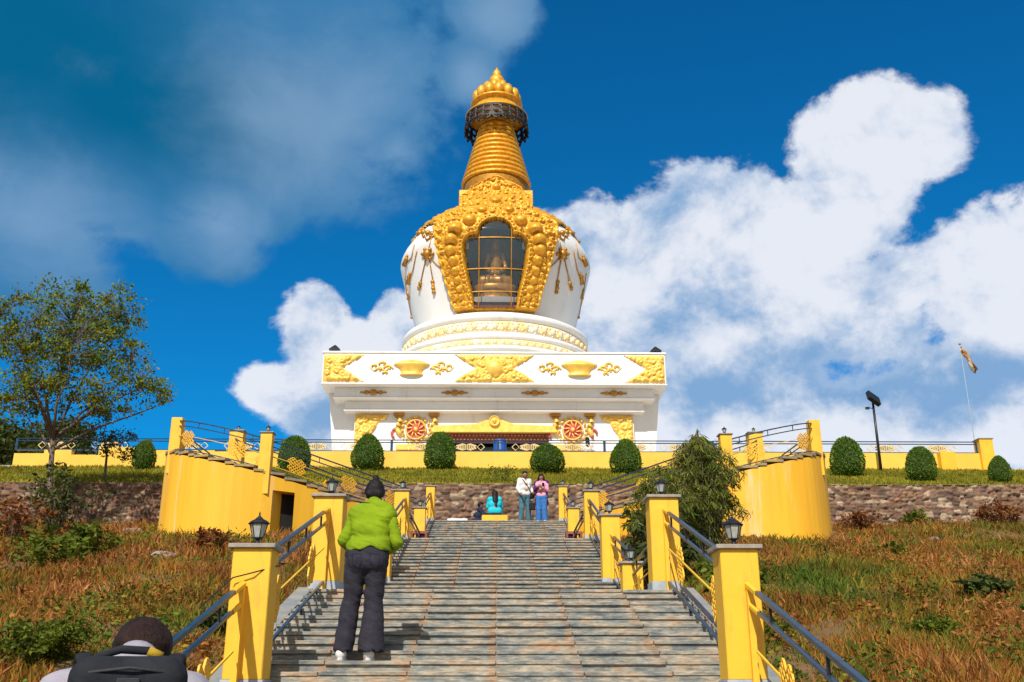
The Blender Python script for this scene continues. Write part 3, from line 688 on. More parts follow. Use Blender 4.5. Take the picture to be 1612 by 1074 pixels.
# throne: corbelled slabs
b = MB(); h = 9.34; b.box(-h, h, -h, h, 15.36, 17.04, .05); b.box(-h-.05, h+.05, -h-.05, h+.05, 17.045, 17.16, .03); b.box(-h-.04, h+.04, -h-.04, h+.04, 15.28, 15.355, .03); sb(b, 'cornice_slab', 'white')
b = MB(); h = 8.72; b.box(-h, h, -h, h, 14.76, 15.28, .03); b.box(-h-.05, h+.05, -h-.05, h+.05, 14.67, 14.758, .02); sb(b, 'upper_corbel', 'white')
b = MB(); h = 8.19; b.box(-h, h, -h, h, 14.19, 14.668, .03); b.box(-h-.05, h+.05, -h-.05, h+.05, 14.10, 14.188, .02); sb(b, 'lower_corbel', 'white')
h = 7.69
b = MB()
for s in (-1, 1): b.box(min(s*3.0, s*h), max(s*3.0, s*h), -h, h, 8.3, 14.1)
b.box(-3.0, 3.0, -h, h, 13.12, 14.1); b.box(-3.0, 3.0, -h+3, h, 8.3, 13.12)
sb(b, 'throne_wall', 'white')
# flaring side buttresses
for s in (-1, 1):
    b = MB(); f = [(7.7, -6.9), (8.55, -6.9), (8.55, 7.5), (7.7, 7.5)]; g = [(7.7, -7.5), (9.2, -7.5), (9.2, 7.9), (7.7, 7.9)]
    p = [(s*x, y, 8.3) for x, y in f]+[(s*x, y, 15.27) for x, y in g]
    if s < 0: p = p[3::-1]+p[:3:-1]
    b.hexa(p); sb(b, 'side_buttress', 'white')
# door recess
b = MB(); b.box(-3.0, 3.0, -h+2.4, -h+2.9, 8.35, 13.1); sb(b, 'recess_back', 'dark')
b = MB(); b.cur = 0; b.box(-2.95, 2.95, -h+.35, -h+.6, 12.55, 13.1)
b.cur = 1
for i in range(30): x = -2.8+5.6*i/29; b.ball((x, -h+.33, 12.72), .055, 8); b.ball((x+.09, -h+.33, 12.95), .035, 6)
sb(b, 'frieze', ['maroon', 'gold_light'])
for i in range(6):
    x = -2.5+i; b = MB(); b.box(x-.45, x+.45, -h+1.2, -h+1.26, 8.5, 12.5); sb(b, 'door_leaf', 'doorglass' if 'doorglass' in M else M.setdefault('doorglass', mat('door_glass', (.05, .09, .10), .15, c2=(.07, .12, .13), scale=2)))
    b = MB(); b.box(x-.51, x-.455, -h+1.16, -h+1.3, 8.5, 12.54); b.box(x+.455, x+.49, -h+1.16, -h+1.3, 8.5, 12.54); sb(b, 'door_frame', 'maroon')
b = MB(); b.prism([(-3.35, 13.08), (3.35, 13.08), (3.35, 13.36), (1.0, 13.46), (.45, 13.7), (-.45, 13.7), (-1.0, 13.46), (-3.35, 13.36)], -h-.22, -h, tf=lambda x, z, y: (x, y, z)); b.box(-3.42, 3.42, -h-.3, -h-.001, 13.0, 13.08); sb(b, 'door_lintel', 'gold_light')
def disc(name, x, z, Y, r, m, parent=stupa, dp=.12):
    b = MB(); b.lathe([(r, 0), (r, dp*.6), (r*.86, dp), (r*.8, dp*.5), (r*.5, dp*.5), (r*.38, dp*1.1), (r*.1, dp*1.5)], 28); b.v = [(x+v[0], Y-YS-v[2], z+v[1]+ZB) for v in b.v]
    return b.build(name, m, parent, True)
disc('emblem', 0, 13.62, 53.06, .30, 'gold_light', dp=.15)
for s, px in ((-1, -4.3), (1, 4.3)):
    md = disc('wheel_medallion', px, 13.17, 53.3, .56, 'red', dp=.16)
    b = MB()
    for i in range(10):
        a = 2*math.pi*i/10; b.tube([(px+.16*math.cos(a), -h-.15, 13.17+.16*math.sin(a)), (px+.50*math.cos(a+.5), -h-.17, 13.17+.50*math.sin(a+.5))], [.04, .03], 5)
    b.ball((px, -h-.16, 13.17), .14, 8); b.tube([(px+.54*math.cos(q), -h-.12, 13.17+.54*math.sin(q)) for q in np.linspace(0, 2*math.pi, 25)], .05, 5)
    b.v = [(v[0], v[1], v[2]+ZB) for v in b.v]; b.build('spoke', 'gold_light', md, True)
    # volutes round the wheel
    b = MB(); rr_ = random.Random(5)
    for i in range(16):
        a = 2*math.pi*i/16
        b.tube([(px+(.72+.12*k/8*1.5)*math.cos(a+.35*k/8), -h-.05-.05*math.sin(k), 13.17+(.66+.2*k/8)*math.sin(a+.35*k/8)*.95) for k in range(9)], [.065]*6+[.05, .04, .02], 5)
    sb(b, 'flame_border', 'gold_light', smooth=True)
    for dx in (-.95, .97):
        x = px+dx; b = MB(); b.box(x-.3, x+.3, -h-.22, -h, 13.93, 14.09, .02); b.box(x-.2, x+.2, -h-.16, -h, 13.82, 13.925, .02); sb(b, 'capital', 'gold_dark')
        b = MB(); b.tube([(x+.09*math.sin(k*.9), -h-.1, 13.82-.11*k) for k in range(10)], [.10, .12, .15, .17, .15, .12, .12, .15, .13, .08], 7); sb(b, 'bracket_scroll', 'gold_light', smooth=True)
        b = MB(); b.tube([(x+.2*math.copysign(1, dx)+.16*math.cos(a), -h-.07, 12.95+.25*math.sin(a)) for a in np.linspace(0, 4.5, 9)], .07, 6); sb(b, 'bracket_petal', 'red', smooth=True)
    b = MB(); b.box(px-1.05, px+1.05, -h-.28, -h, 12.0, 12.3, .02); b.box(px-.8, px+.8, -h-.2, -h, 11.4, 12.0, .02); sb(b, 'wheel_pedestal', 'gold_light')
for s in (-1, 1):
    tri = [(7.66, 14.06), (4.2+1.55, 14.06), (5.95, 13.72), (6.35, 13.55), (6.5, 13.2), (6.8, 12.8), (6.95, 12.3), (7.0, 11.4), (7.66, 11.4)]
    P = [(s*x, z) for x, z in tri]; relief('corner_scrollwork', P if s > 0 else P[::-1], lambda U, V, ed: carve(U, V, ed, .22, 2.5, 5), stf(53.3), 'gold_light', stupa, .05)
for i, px in enumerate((588, 716, 842, 966)):
    x = W(px, 617, 52.28).x - XS
    b = MB(); b.ball((x, -8.76, 15.0), .2, 10, (1.2, .5, .85))
    for s in (-1, 1): b.ball((x+s*.38, -8.75, 15.0), .13, 8, (1.2, .5, .9)); b.ball((x+s*.62, -8.75, 15.0), .08, 8, (1.5, .5, .7))
    sb(b, 'rosette', 'gold_dark', smooth=True)
# cornice front ornaments
pm = lambda px: (px-778.5)*.03453
pz = lambda py: float(W(780, py, 51.66).z)
z0, z1 = 15.42, 16.98; zm = (z0+z1)/2
for s in (-1, 1):
    P = [(s*9.28, z0), (s*9.28, z1), (s*6.95, z1), (s*7.5, z1-.35), (s*8.2, zm), (s*7.7, z0+.45), (s*7.0, z0)]
    if s > 0: P = P[::-1]
    relief('corner_scrollwork', P, lambda U, V, ed: carve(U, V, ed, .20, 2.6, 8), stf(51.66), 'gold_light', stupa, .05)
P = [(-2.25, z0), (-1.7, z0+.45), (-1.05, zm), (-1.7, z1-.4), (-2.25, z1), (2.25, z1), (1.7, z1-.4), (1.05, zm), (1.7, z0+.45), (2.25, z0)]
def cen(U, V, ed):
    H = carve(U, V, ed, .20, 2.7, 12); r = np.hypot(U, V-zm); return np.maximum(H, .32*np.clip(1-(r/.5)**2, 0, 1)**.5)
relief('centre_scrollwork', P, cen, stf(51.66), 'gold_light', stupa, .05)
for px in (648, 912):
    x = pm(px); b = MB()
    prof = [(.62, 15.78), (.66, 15.84), (.55, 15.92), (.6, 16.05), (.78, 16.25), (.98, 16.36), (1.0, 16.43), (.9, 16.46), (.7, 16.56), (.3, 16.66), (.02, 16.7)]
    b.lathe(prof, 24, x, 0, 0); b.v = [(v[0], v[1]*.35-9.33, v[2]) for v in b.v]; sb(b, 'offering_bowl', 'gold_light', smooth=True)
    for s in (-1, 1):
        for k, (ax_, az, r_) in enumerate(((1.25, 16.2, .2), (1.55, 16.42, .18), (1.75, 16.08, .15), (2.0, 16.3, .12), (1.4, 15.9, .12))):
            b = MB(); b.tube([(x+s*(ax_+r_*1.4*math.cos(a)*(1-.1*i)), -9.36, az+r_*math.sin(a)*(1-.1*i)) for i, a in enumerate(np.linspace(-.5, 4.8, 9))], [.045, .06, .07, .07, .065, .06, .05, .04, .03], 6); sb(b, 'scroll', 'gold_light', smooth=True)
        b = MB(); b.tube([(x+s*(1.0+.13*i), -9.36, 16.15+.12*math.sin(i*1.4)) for i in range(11)], [.05]*8+[.04, .03, .015], 6); sb(b, 'scroll', 'gold_light', smooth=True)
# drum
def lath(name, prof, m, n=96, smooth=True, parent=stupa):
    b = MB(); b.lathe(prof, n); return sb(b, name, m, parent, smooth)
lath('drum', [(6.35, 17.1), (6.35, 18.30), (6.46, 18.34), (6.50, 18.45), (6.44, 18.55), (6.20, 18.60), (6.10, 19.02), (6.22, 19.07), (6.30, 19.2), (6.28, 19.34), (6.10, 19.44), (5.86, 19.50), (5.76, 20.28), (5.84, 20.32), (5.96, 20.42), (6.0, 20.58), (5.92, 20.76), (5.78, 20.84), (5.55, 20.92), (5.0, 20.96)], 'white', 128)
def band(r, z0, z1, n, nm):
    b = MB(); b.lathe([(r-.02, z0), (r+.035, z0+.02), (r+.035, z1-.02), (r-.02, z1)], 96)
    for i in range(n):
        a = 2*math.pi*i/n; w = 2*math.pi*r/n; c, s_ = math.cos(a), math.sin(a)
        for (u, v, q) in ((0, .5, .33), (-.3, .28, .16), (.3, .28, .16), (0, .12, .13), (-.32, .8, .12), (.32, .8, .12)):
            rr_ = r+.02; p = (rr_*c-u*w*s_, rr_*s_+u*w*c, z0+(z1-z0)*v); b.ball(p, q*min(w, z1-z0)*1.0, 7)
    sb(b, nm, 'gold_band', smooth=True)
M['gold_band'] = mat('worn_pale_gilding', (.86, .62, .25), .5, .05, c2=(.80, .72, .58), scale=1.6, bump=.2, lo=.4, hi=.62)
band(6.16, 18.60, 19.02, 84, 'lotus_band'); band(5.82, 19.56, 20.26, 60, 'lotus_band')
# dome with a niche cut in each of the four faces' centres (front one glazed)
DP = [(4.95, 20.9), (5.15, 21.6), (5.42, 22.6), (5.70, 23.6), (5.97, 24.6), (6.18, 25.4), (6.27, 25.85), (6.24, 26.15), (6.05, 26.6), (5.70, 27.15), (5.2, 27.8), (4.6, 28.4), (3.9, 28.9), (3.2, 29.2), (2.0, 29.4), (.02, 29.45)]
dz = [z for r, z in DP]; dr = [r for r, z in DP]
def drad(z): return float(np.interp(z, dz, dr))
NN = 128; vs = []; fs = []
zz = [20.9+.19*k for k in range(46)]
for z in zz:
    for i in range(NN): a = 2*math.pi*(i+.5)/NN - math.pi/2; vs.append((drad(z)*math.cos(a), drad(z)*math.sin(a), z+ZB))
for k in range(len(zz)-1):
    for i in range(NN):
        j = (i+1) % NN; a = 2*math.pi*(i+1)/NN; a = (a+math.pi) % (2*math.pi)-math.pi; xx = drad(zz[k])*math.sin(a)
        if abs(a) < 1.2 and 22.0 < zz[k] < 27.6 and abs(xx) < 1.75: continue
        fs.append((k*NN+i, k*NN+j, (k+1)*NN+j, (k+1)*NN+i))
fs.append(tuple((len(zz)-1)*NN+i for i in range(NN)))
b = MB(); b.add(vs, fs); dome = b.build('dome', 'white', stupa, True)
b = MB()   # niche chamber
b.box(-1.95, 1.95, -5.3, -2.2, 21.3, 21.6); sb(b, 'niche_floor', 'maroon')
b = MB(); q = [(-2.1, 21.6), (2.1, 21.6), (2.1, 28.1), (-2.1, 28.1)]
b.add([(x, -2.2, z) for x, z in q]+[(x, -5.45, z) for x, z in q], [(0, 1, 2, 3), (0, 4, 5, 1), (1, 5, 6, 2), (2, 6, 7, 3), (3, 7, 4, 0)])
M['niche'] = mat('niche_paint', (.10, .13, .17), .8, c2=(.17, .12, .09), scale=1.5); sb(b, 'niche_chamber', 'niche')
# gilded frame that wraps the dome and rises over the neck
FZ = [21.0, 22, 23, 24, 25, 25.85, 26.6, 27.15, 27.8, 28.4, 28.9, 29.4, 30.2, 31.8]; FR = [5.33, 5.62, 5.90, 6.17, 6.42, 6.60, 6.42, 6.12, 5.66, 5.10, 4.50, 3.85, 3.05, 2.80]
def fy(x, z):
    r = np.interp(z, FZ, FR); flat = np.clip((z-28.0)/1.6, 0, 1); return -(np.sqrt(np.maximum(r*r-x*x*.75, .5))*(1-flat) + r*flat)
def pf(px, py):
    z = 26.0; x = 0.0
    for _ in range(60):
        Y = YS + float(fy(np.array(x), np.array(z))); p = W(px, py, Y); z = .5*z+.5*p.z; x = .5*x+.5*(p.x-XS)
    return (x, z)
half = [(781, 277), (800, 285), (822, 297), (835, 312), (837, 334), (853, 339), (870, 349), (877, 360), (874, 385), (868, 412), (860, 440), (852, 465), (845, 492)]
FO = [pf(*p) for p in half]; FO = [(abs(x) if i else 0.0, z) for i, (x, z) in enumerate(FO)]
frame_poly = FO + [(-x, z) for x, z in FO[:0:-1]]
hh = [(781, 346), (791, 348), (800, 354), (805, 362), (806, 370), (812, 370), (820, 373), (827, 381), (829, 392), (827, 412), (821, 440), (814, 468), (811, 486)]
HO = [pf(*p) for p in hh]; HO = [(abs(x) if i else 0.0, z) for i, (x, z) in enumerate(HO)]
hole_poly = HO + [(-x, z) for x, z in HO[:0:-1]]
studs = []
for (px, py, r) in ((781, 297, .26), (757, 312, .22), (805, 312, .22), (780, 318, .36), (760, 332, .32), (800, 332, .32), (741, 348, .40), (817, 349, .40), (719, 362, .42), (840, 362, .42), (713, 380, .38), (846, 380, .38), (712, 397, .32), (848, 396, .32), (716, 413, .28), (844, 413, .28), (719, 429, .24), (841, 429, .24), (722, 444, .22), (838, 444, .22), (725, 458, .2), (834, 458, .2), (728, 470, .18), (830, 470, .18), (731, 482, .16), (827, 482, .16)):
    x, z = pf(px, py); studs.append((x, z, r))
beads = []
hp = hole_poly
for i in range(len(hp)):
    (xa, za), (xb, zb) = hp[i], hp[(i+1) % len(hp)]
    if min(za, zb) < hp[len(hh)-1][1]+.05 and abs(xa-xb) > 1.5: continue
    L_ = math.hypot(xb-xa, zb-za); k = max(1, int(L_/.2))
    for j in range(k):
        x = xa+(xb-xa)*j/k; z = za+(zb-za)*j/k; c = math.hypot(x, z-25.3) or 1; beads.append((x+.20*x/c, z+.20*(z-25.3)/c))
def fh(U, V, ed):
    H = .10 + carve(U, V, ed, .30, 2.3, 21)
    eh = polydist(U, V, hole_poly); rim = np.clip(1-np.abs(eh-.10)/.09, 0, 1)*.16+.10; H = np.where(eh < .2, rim+.1, H)
    for (x, z, r) in studs:
        d = np.hypot(U-x, V-z); H = np.where(d < r*1.35, np.maximum(.14+.10*np.cos((d/r-1.1)*9)*(d > r), .2 + r*1.15*np.clip(1-(d/r)**2, 0, 1)**.5), H)
    for (x, z) in beads:
        d = np.hypot(U-x, V-z); H = np.where(d < .085, .26+.085*np.sqrt(np.clip(1-(d/.085)**2, 0, 1))*1.4, H)
    ep = polydist(U, V, frame_poly); H = np.where(ep < .22, .20+.14*np.clip(1-np.abs(ep-.11)/.1, 0, 1)+.06*np.sin(U*14+V*14), H)
    return H
def ftf(U, V, H):
    y = fy(U, V); r = -y; k = 1.0
    nx = np.where(V < 29.5, U/np.maximum(np.hypot(U, r), .1), 0); ny = -np.sqrt(np.clip(1-nx**2, .3, 1))
    return U+nx*H, y+ny*H, V+ZB
fr0 = relief('gilded_frame', frame_poly, fh, ftf, 'gold', stupa, .045, hole=hole_poly, skirt=.35)
# glazing
gl = relief('niche_glass', hole_poly, lambda U, V, ed: U*0-.12, lambda U, V, H: (U, fy(U, V)-H*0-.03, V+ZB), 'wglass', stupa, .12, smooth=True)
def onf(x, z, o=.05): return (x, float(fy(np.array(x), np.array(z)))-o, z)
zlo = hp[len(hh)-1][1]
b = MB()
for px in (754, 805):
    x0, _ = pf(px, 420); zt = max(z for (x, z) in HO if x >= abs(x0)-.25)
    b.tube([onf(x0, z) for z in np.linspace(zlo, zt-.25, 8)], .04, 4)
for py in (374, 423, 459):
    _, z = pf(781, py); xm = float(np.interp(z, [q[1] for q in HO[::-1]], [q[0] for q in HO[::-1]])); b.tube([onf(x, z) for x in np.linspace(-xm, xm, 9)], .035, 4)
sb(b, 'glazing_bars', 'gold_dark')
# neck, harmika, spire
b = MB(); b.box(-2.42, 2.42, -2.42, 2.42, 28.3, 30.66, .04); sb(b, 'harmika', 'gold')
for s in (-1, 1):
    b = MB(); b.lathe([(.75, 0), (.75, .12), (.55, .22), (.3, .22), (.2, .3), (.01, .3)], 20); b.v = [(s*(2.42+v[2]), v[0], 29.9+v[1]) for v in b.v]; sb(b, 'side_boss', 'gold_dark', smooth=True)
lath('spire_neck', [(2.2, 30.6), (2.0, 31.1), (2.25, 32.05)], 'gold_dark', 48)
for i in range(13):
    f = i/13; f2 = (i+1)/13; r = 2.36*(1-f)+1.02*f; z = 32.05+5.1*f; hgt = 5.1/13; r2 = 2.36*(1-f2)+1.02*f2
    lath('spire_ring', [(r2*.90, z+.001), (r*.955, z+.02), (r+.02, z+.10), (r+.03, z+hgt*.5), (r-.02, z+hgt*.74), (r2*.93, z+hgt*.84), (r2*.90, z+hgt)], 'gold', 56)
lath('spire_neck', [(.95, 37.1), (.9, 37.55)], 'lace', 32)
lath('parasol_plate', [(.8, 37.52), (2.12, 37.44), (2.2, 37.52), (2.12, 37.62), (1.8, 37.85), (1.62, 38.15)], 'gold', 56)
b = MB(); N = 22; Rk = lambda z: 2.10+.10*(37.45-z)
for k in range(N):
    a = 2*math.pi*k/N; da = 2*math.pi/N; P_ = lambda t, z: (Rk(z)*math.cos(a+t*da), Rk(z)*math.sin(a+t*da), z)
    b.tube([P_(0, 37.46), P_(0, 36.6)], .055, 4); b.tube([P_(0, 36.6), P_(.25, 36.38), P_(.5, 36.28), P_(.75, 36.38), P_(1, 36.6)], .06, 4)
    for zc_ in (37.2, 36.75): b.tube([P_(.5+.42*math.cos(q), zc_+.2*math.sin(q)) for q in np.linspace(0, 2*math.pi, 9)], .075, 4)
    b.tube([P_(0, 37.0), P_(.5, 36.4), P_(1, 37.0)], .055, 4); b.ball(P_(.5, 36.22), .09, 6)
for z in (37.42, 36.98, 36.55): b.tube([(Rk(z)*math.cos(q), Rk(z)*math.sin(q), z) for q in np.linspace(0, 2*math.pi, 57)], .07, 5)
sb(b, 'parasol_skirt', 'lace')
lath('crown_drum', [(1.60, 38.12), (1.58, 38.3), (1.62, 38.38), (1.78, 38.44), (1.82, 38.55), (1.74, 38.64), (1.3, 38.68)], 'gold', 48)
for (cnt, rr_, zc_, q, st_, off) in ((13, 1.38, 39.08, .37, 1.4, 0), (9, .84, 39.72, .31, 1.5, .5)):
    for k in range(cnt):
        a = 2*math.pi*(k+off)/cnt; b = MB(); b.ball((rr_*math.cos(a), rr_*math.sin(a), zc_), q, 9, (1, 1, st_)); sb(b, 'crown_petal', 'gold', smooth=True)
lath('finial', [(1.2, 38.6), (1.05, 39.6), (.68, 40.1), (.5, 40.25), (.56, 40.4), (.52, 40.7), (.38, 40.9), (.24, 41.0), (.32, 41.15), (.22, 41.35), (.10, 41.5), (.02, 41.7)], 'gold', 24)
# tassel garlands on the dome
def on_dome(px, py, off=.06):
    r = ray(px, py).normalized(); best = None; lo = 50.0
    for k in range(900):
        p = r*(lo+k*.02); z = p.z; d = math.hypot(p.x-XS, p.y-YS)
        if 20.9 < z < 30.2 and d < drad(z)+off: return Vector((p.x-XS, p.y-YS, z))
    return None
def garland(sgn, mirror):
    mx = lambda px: px if not mirror else 2*779.5-px
    b = MB()
    def tb(pts, r):
        q = [on_dome(mx(x), y) for x, y in pts]; q = [p for p in q if p is not None]
        if len(q) > 1: b.tube(q, r, 6)
    def bl(x, y, r):
        p = on_dome(mx(x), y)
        if p is not None: b.ball(p, r, 8)
    for (x, y) in ((673, 400),):
        bl(x, y, .30)
        for k in range(6): a = k*math.pi/3; bl(x+8*math.cos(a), y+8*math.sin(a), .13)
    tb([(667, 372), (673, 400)], .035); tb([(680, 372), (673, 400)], .035)
    tb([(671, 405), (665, 430), (662, 445)], .035); tb([(675, 405), (681, 440)], .035)
    tb([(677, 405), (686, 415), (696, 424)], .035)
    for x, y in ((662, 446), (660, 453), (681, 444), (682, 454), (683, 460)): bl(x, y, .14)
    tb([(661, 446), (659, 457)], .09); tb([(681, 444), (683, 458)], .10)
    tb([(660, 365), (656, 395), (650, 425), (645, 440)], .035); tb([(645, 430), (643, 447)], [.08, .2]); bl(644, 436, .16)
    tb([(652, 385), (648, 405), (637, 418)], .035); tb([(641, 402), (637, 418)], [.08, .2]); bl(640, 408, .15)
    tb([(640, 455), (644, 470)], .05); bl(643, 470, .13); tb([(636, 430), (640, 460), (648, 500)], .03); bl(648, 500, .1)
    # cross strings at the shoulder
    tb([(664, 366), (672, 378), (684, 370)], .06); bl(667, 372, .12); bl(678, 372, .12)
    for x in (655, 661, 667, 674, 681): bl(x, 366+abs(x-668)*.2, .2)
    sb(b, 'tassel_garland', 'gold_dark', smooth=True)
garland(-1, False); garland(1, True)
# gilded shoulder of the dome with a scalloped lower edge
nsc = 20; P = [(-math.pi, 29.3), (-math.pi, 28.0)]
for k in range(nsc*4+1): u = -math.pi+2*math.pi*k/(nsc*4); P.append((u, 27.72-.32*abs(math.sin(u*nsc/2))))
P += [(math.pi, 28.0), (math.pi, 29.3)]
def ctf(U, V, H):
    r = np.interp(V, dz, dr)+.05+H; return r*np.sin(U), -r*np.cos(U), V+ZB+H*.5
def chh(U, V, ed): d1, dd, _ = worley(U*9, V*2.2, 33); return .05+.16*np.clip(1-d1*1.6, 0, 1)**.5+.04*np.sin(d1*16)
relief('shoulder_collar', P, chh, ctf, 'gold', stupa, .035)
# statue in the niche
def statue():
    t = thing('buddha_statue', 'gilded seated Buddha statue behind the glass of the stupa niche', 'statue', (XS, YS-4.6, 21.6)); t.scale = (.88, .9, 1.30)
    b = MB(); b.lathe([(1.35, 0), (1.4, .2), (1.15, .35), (1.2, .6), (1.4, .8), (1.45, 1.0), (1.3, 1.08)], 32); b.v = [(x, y*.45, z) for x, y, z in b.v]; b.build('lotus_pedestal', 'statue', t, True)
    S = [((-.55, 0, 1.35), (.55, 0, 1.35), .30, .30), ((-.95, -.1, 1.28), (.3, -.45, 1.25), .26, .18), ((.95, -.1, 1.28), (-.3, -.45, 1.25), .26, .18),
         ((0, .05, 1.4), (0, .05, 2.45), .30, .46), ((-.45, .05, 2.6), (.45, .05, 2.6), .2, .2), ((-.55, .05, 2.55), (-.72, .0, 1.95), .17, .13), ((-.72, 0, 1.95), (-.2, -.42, 1.62), .13, .1),
         ((.55, .05, 2.55), (.72, .0, 1.95), .17, .13), ((.72, 0, 1.95), (.2, -.42, 1.62), .13, .1), ((0, .05, 2.6), (0, .02, 2.9), .14, .13), ('e', (0, 0, 3.14), (.27, .27, .33), .03), ((0, .02, 3.4), (0, .02, 3.75), .17, .05), ((-.27, 0, 3.3), (-.27, 0, 2.85), .05, .06), ((.27, 0, 3.3), (.27, 0, 2.85), .05, .06)]
    organic('figure', S, 'statue', t, .06, .08)
    b = MB(); b.lathe([(1.5, 0), (1.5, .08), (.02, .08)], 36); b.v = [(x*.62, z+.55, 2.7+y*.85) for x, y, z in b.v]; b.build('halo', 'statue_dark', t)
M['statue'] = mat('statue_gold', (.80, .42, .06), .35, .35, c2=(.5, .22, .02), scale=4); M['statue_dark'] = mat('halo_paint', (.20, .17, .12), .7, c2=(.12, .16, .2), scale=2)
statue()
# floodlights on the cornice corners
for px, l in ((527, 'left'), (1032, 'right')):
    p = W(px, 556, 51.9); t = thing('floodlight', 'black floodlight on the %s corner of the white cornice' % l, 'floodlight', (p.x, 51.9, 17.16), 0, 'floodlights on the cornice')
    b = MB(); b.box(-.06, .06, -.06, .06, 0, .1); b.build('bracket', 'black', t)
    b = MB(); b.lathe([(.42, .08), (.42, .14), (.05, .42)], 4, a0=math.pi/4); b.v = [(x, y*.8, z) for x, y, z in b.v]; b.build('housing', 'black', t)
    b = MB(); b.box(-.24, .24, -.31, -.26, .05, .12); b.build('visor', 'black', t)
# lamp post and flag on the right
p = W(1387, 740, 39.2); g = float(BZ(p.x, 39.2)); zt = W(1372, 633, 39.2).z
t = thing('lamp_post', 'slim black lamp post with a tilted square floodlight on the right lawn', 'lamp post', (p.x, 39.2, g-.05))
H_ = zt-g+.05
b = MB(); b.tube([(0, 0, 0), (0, 0, H_)], .06, 8, .045); b.build('pole', 'black', t, True)
b = MB(); b.box(-.13, .13, -.13, .13, 0, .06, .01); b.build('foot_plate', 'black', t)
b = MB(); b.box(-.3, .3, -.09, .09, -.26, .26, .02); o = b.build('lamp_head', 'black', t); o.location = (.0, -.1, H_+.12); o.rotation_euler = (R(-35), R(28), R(20))
b = MB(); b.tube([(0, 0, 0), (-.22, -.05, .02)], .02, 5); b.box(-.34, -.2, -.1, .02, -.04, .05); o = b.build('sensor_arm', 'black', t); o.location = (0, 0, H_-.28)
Yf = 46.0; p = W(1536, 706, Yf); zt = W(1507, 543, Yf).z
t = thing('flagpole', 'thin white flagpole behind the right parapet', 'flagpole', (p.x, Yf, 8.4))
b = MB(); b.tube([(0, 0, 0), (0, 0, zt-8.4)], .018, 8, .012); b.build('pole', 'base', t, True)
b = MB(); b.ball((0, 0, zt-8.4+.04), .06, 8); b.build('finial', 'gold_dark', t, True)
U, V = np.meshgrid(np.linspace(0, 1, 22), np.linspace(0, 1, 16), indexing='ij')
wv = .10*np.sin(V*11+U*5)+.06*np.sin(V*23-U*3)
x = .04+.66*U*(1-.15*V)+.05*np.sin(V*9); z = -.05-1.15*U-.50*V*(1-U*.6)+.1*np.sin(U*6); y = wv+.1*U
C = np.where((U < .35)[..., None], (.62, .36, .14), (.80, .72, .62))*np.ones(U.shape+(3,)); C = np.where((U > .9)[..., None], (.12, .09, .08), C); C = np.where(((V < .3) & (U > .3))[..., None], (.55, .30, .12), C)
M['flag'] = mat('flag_cloth', (.8, .7, .6), .8, attr='Col', scale=4, trans=.3)
I = np.arange(U.size).reshape(U.shape); F = np.stack([I[:-1, :-1].ravel(), I[1:, :-1].ravel(), I[1:, 1:].ravel(), I[:-1, 1:].ravel()], -1)
fl = npmesh('flag', np.stack([x, y, z], -1).reshape(-1, 3), F, 'flag', None, True, C.reshape(-1, 3), (p.x, Yf, zt)); tag(fl, 'drooping white and orange prayer flag at the top of the thin pole', 'flag')
so_ = fl.modifiers.new('s', 'SOLIDIFY'); so_.thickness = .008
# ------------------------------------------------------------------ vegetation
M['blade'] = mat('dry_grass_blades', (.2, .1, .03), .8, attr='Col', scale=.6, trans=.25, spec=.2)
M['lawnblade'] = mat('lawn_blades', (.2, .2, .03), .8, attr='Col', scale=.6, trans=.2, spec=.2)
def leafmat(name, c, c2, tr=.3, isl=.45): return mat(name, c, .55, c2=c2, scale=1.4, trans=tr, island=isl, spec=.18)
M['leaf'] = leafmat('tree_leaf', (.10, .19, .012), (.21, .175, .014))
M['leafdark'] = leafmat('dark_leaf', (.045, .075, .014), (.08, .09, .018))
M['topiary'] = leafmat('topiary_leaf', (.085, .17, .016), (.13, .20, .02), .25, .4)
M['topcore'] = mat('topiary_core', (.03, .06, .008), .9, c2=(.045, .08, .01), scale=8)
M['bamboo'] = leafmat('long_leaf', (.11, .16, .02), (.19, .17, .03), .35, .6)
M['weed'] = leafmat('weed_leaf', (.09, .13, .012), (.15, .17, .015), .35, .5)
M['rustweed'] = leafmat('rust_leaf', (.28, .09, .03), (.20, .10, .03), .35, .5)
nr = np.random.default_rng(11)
def leaves(P, L, wd, droop=0.0, D=None, up=0.0):
    "rhombic leaves at points P (n,3)"
    n = len(P); D = nr.normal(size=(n, 3)) if D is None else D + .45*nr.normal(size=(n, 3)); D[:, 2] += up - droop
    D /= np.linalg.norm(D, axis=1)[:, None]; A = np.cross(D, nr.normal(size=(n, 3))); A /= np.linalg.norm(A, axis=1)[:, None]
    l = (L*(.6+.8*nr.random(n)))[:, None]; w = l*wd*.5; Nn = np.cross(D, A)
    V = np.stack([P, P+D*l*.45+A*w+Nn*l*.06, P+D*l - Nn*l*.04, P+D*l*.45-A*w+Nn*l*.06], 1).reshape(-1, 3)
    return V, np.arange(4*n).reshape(n, 4)
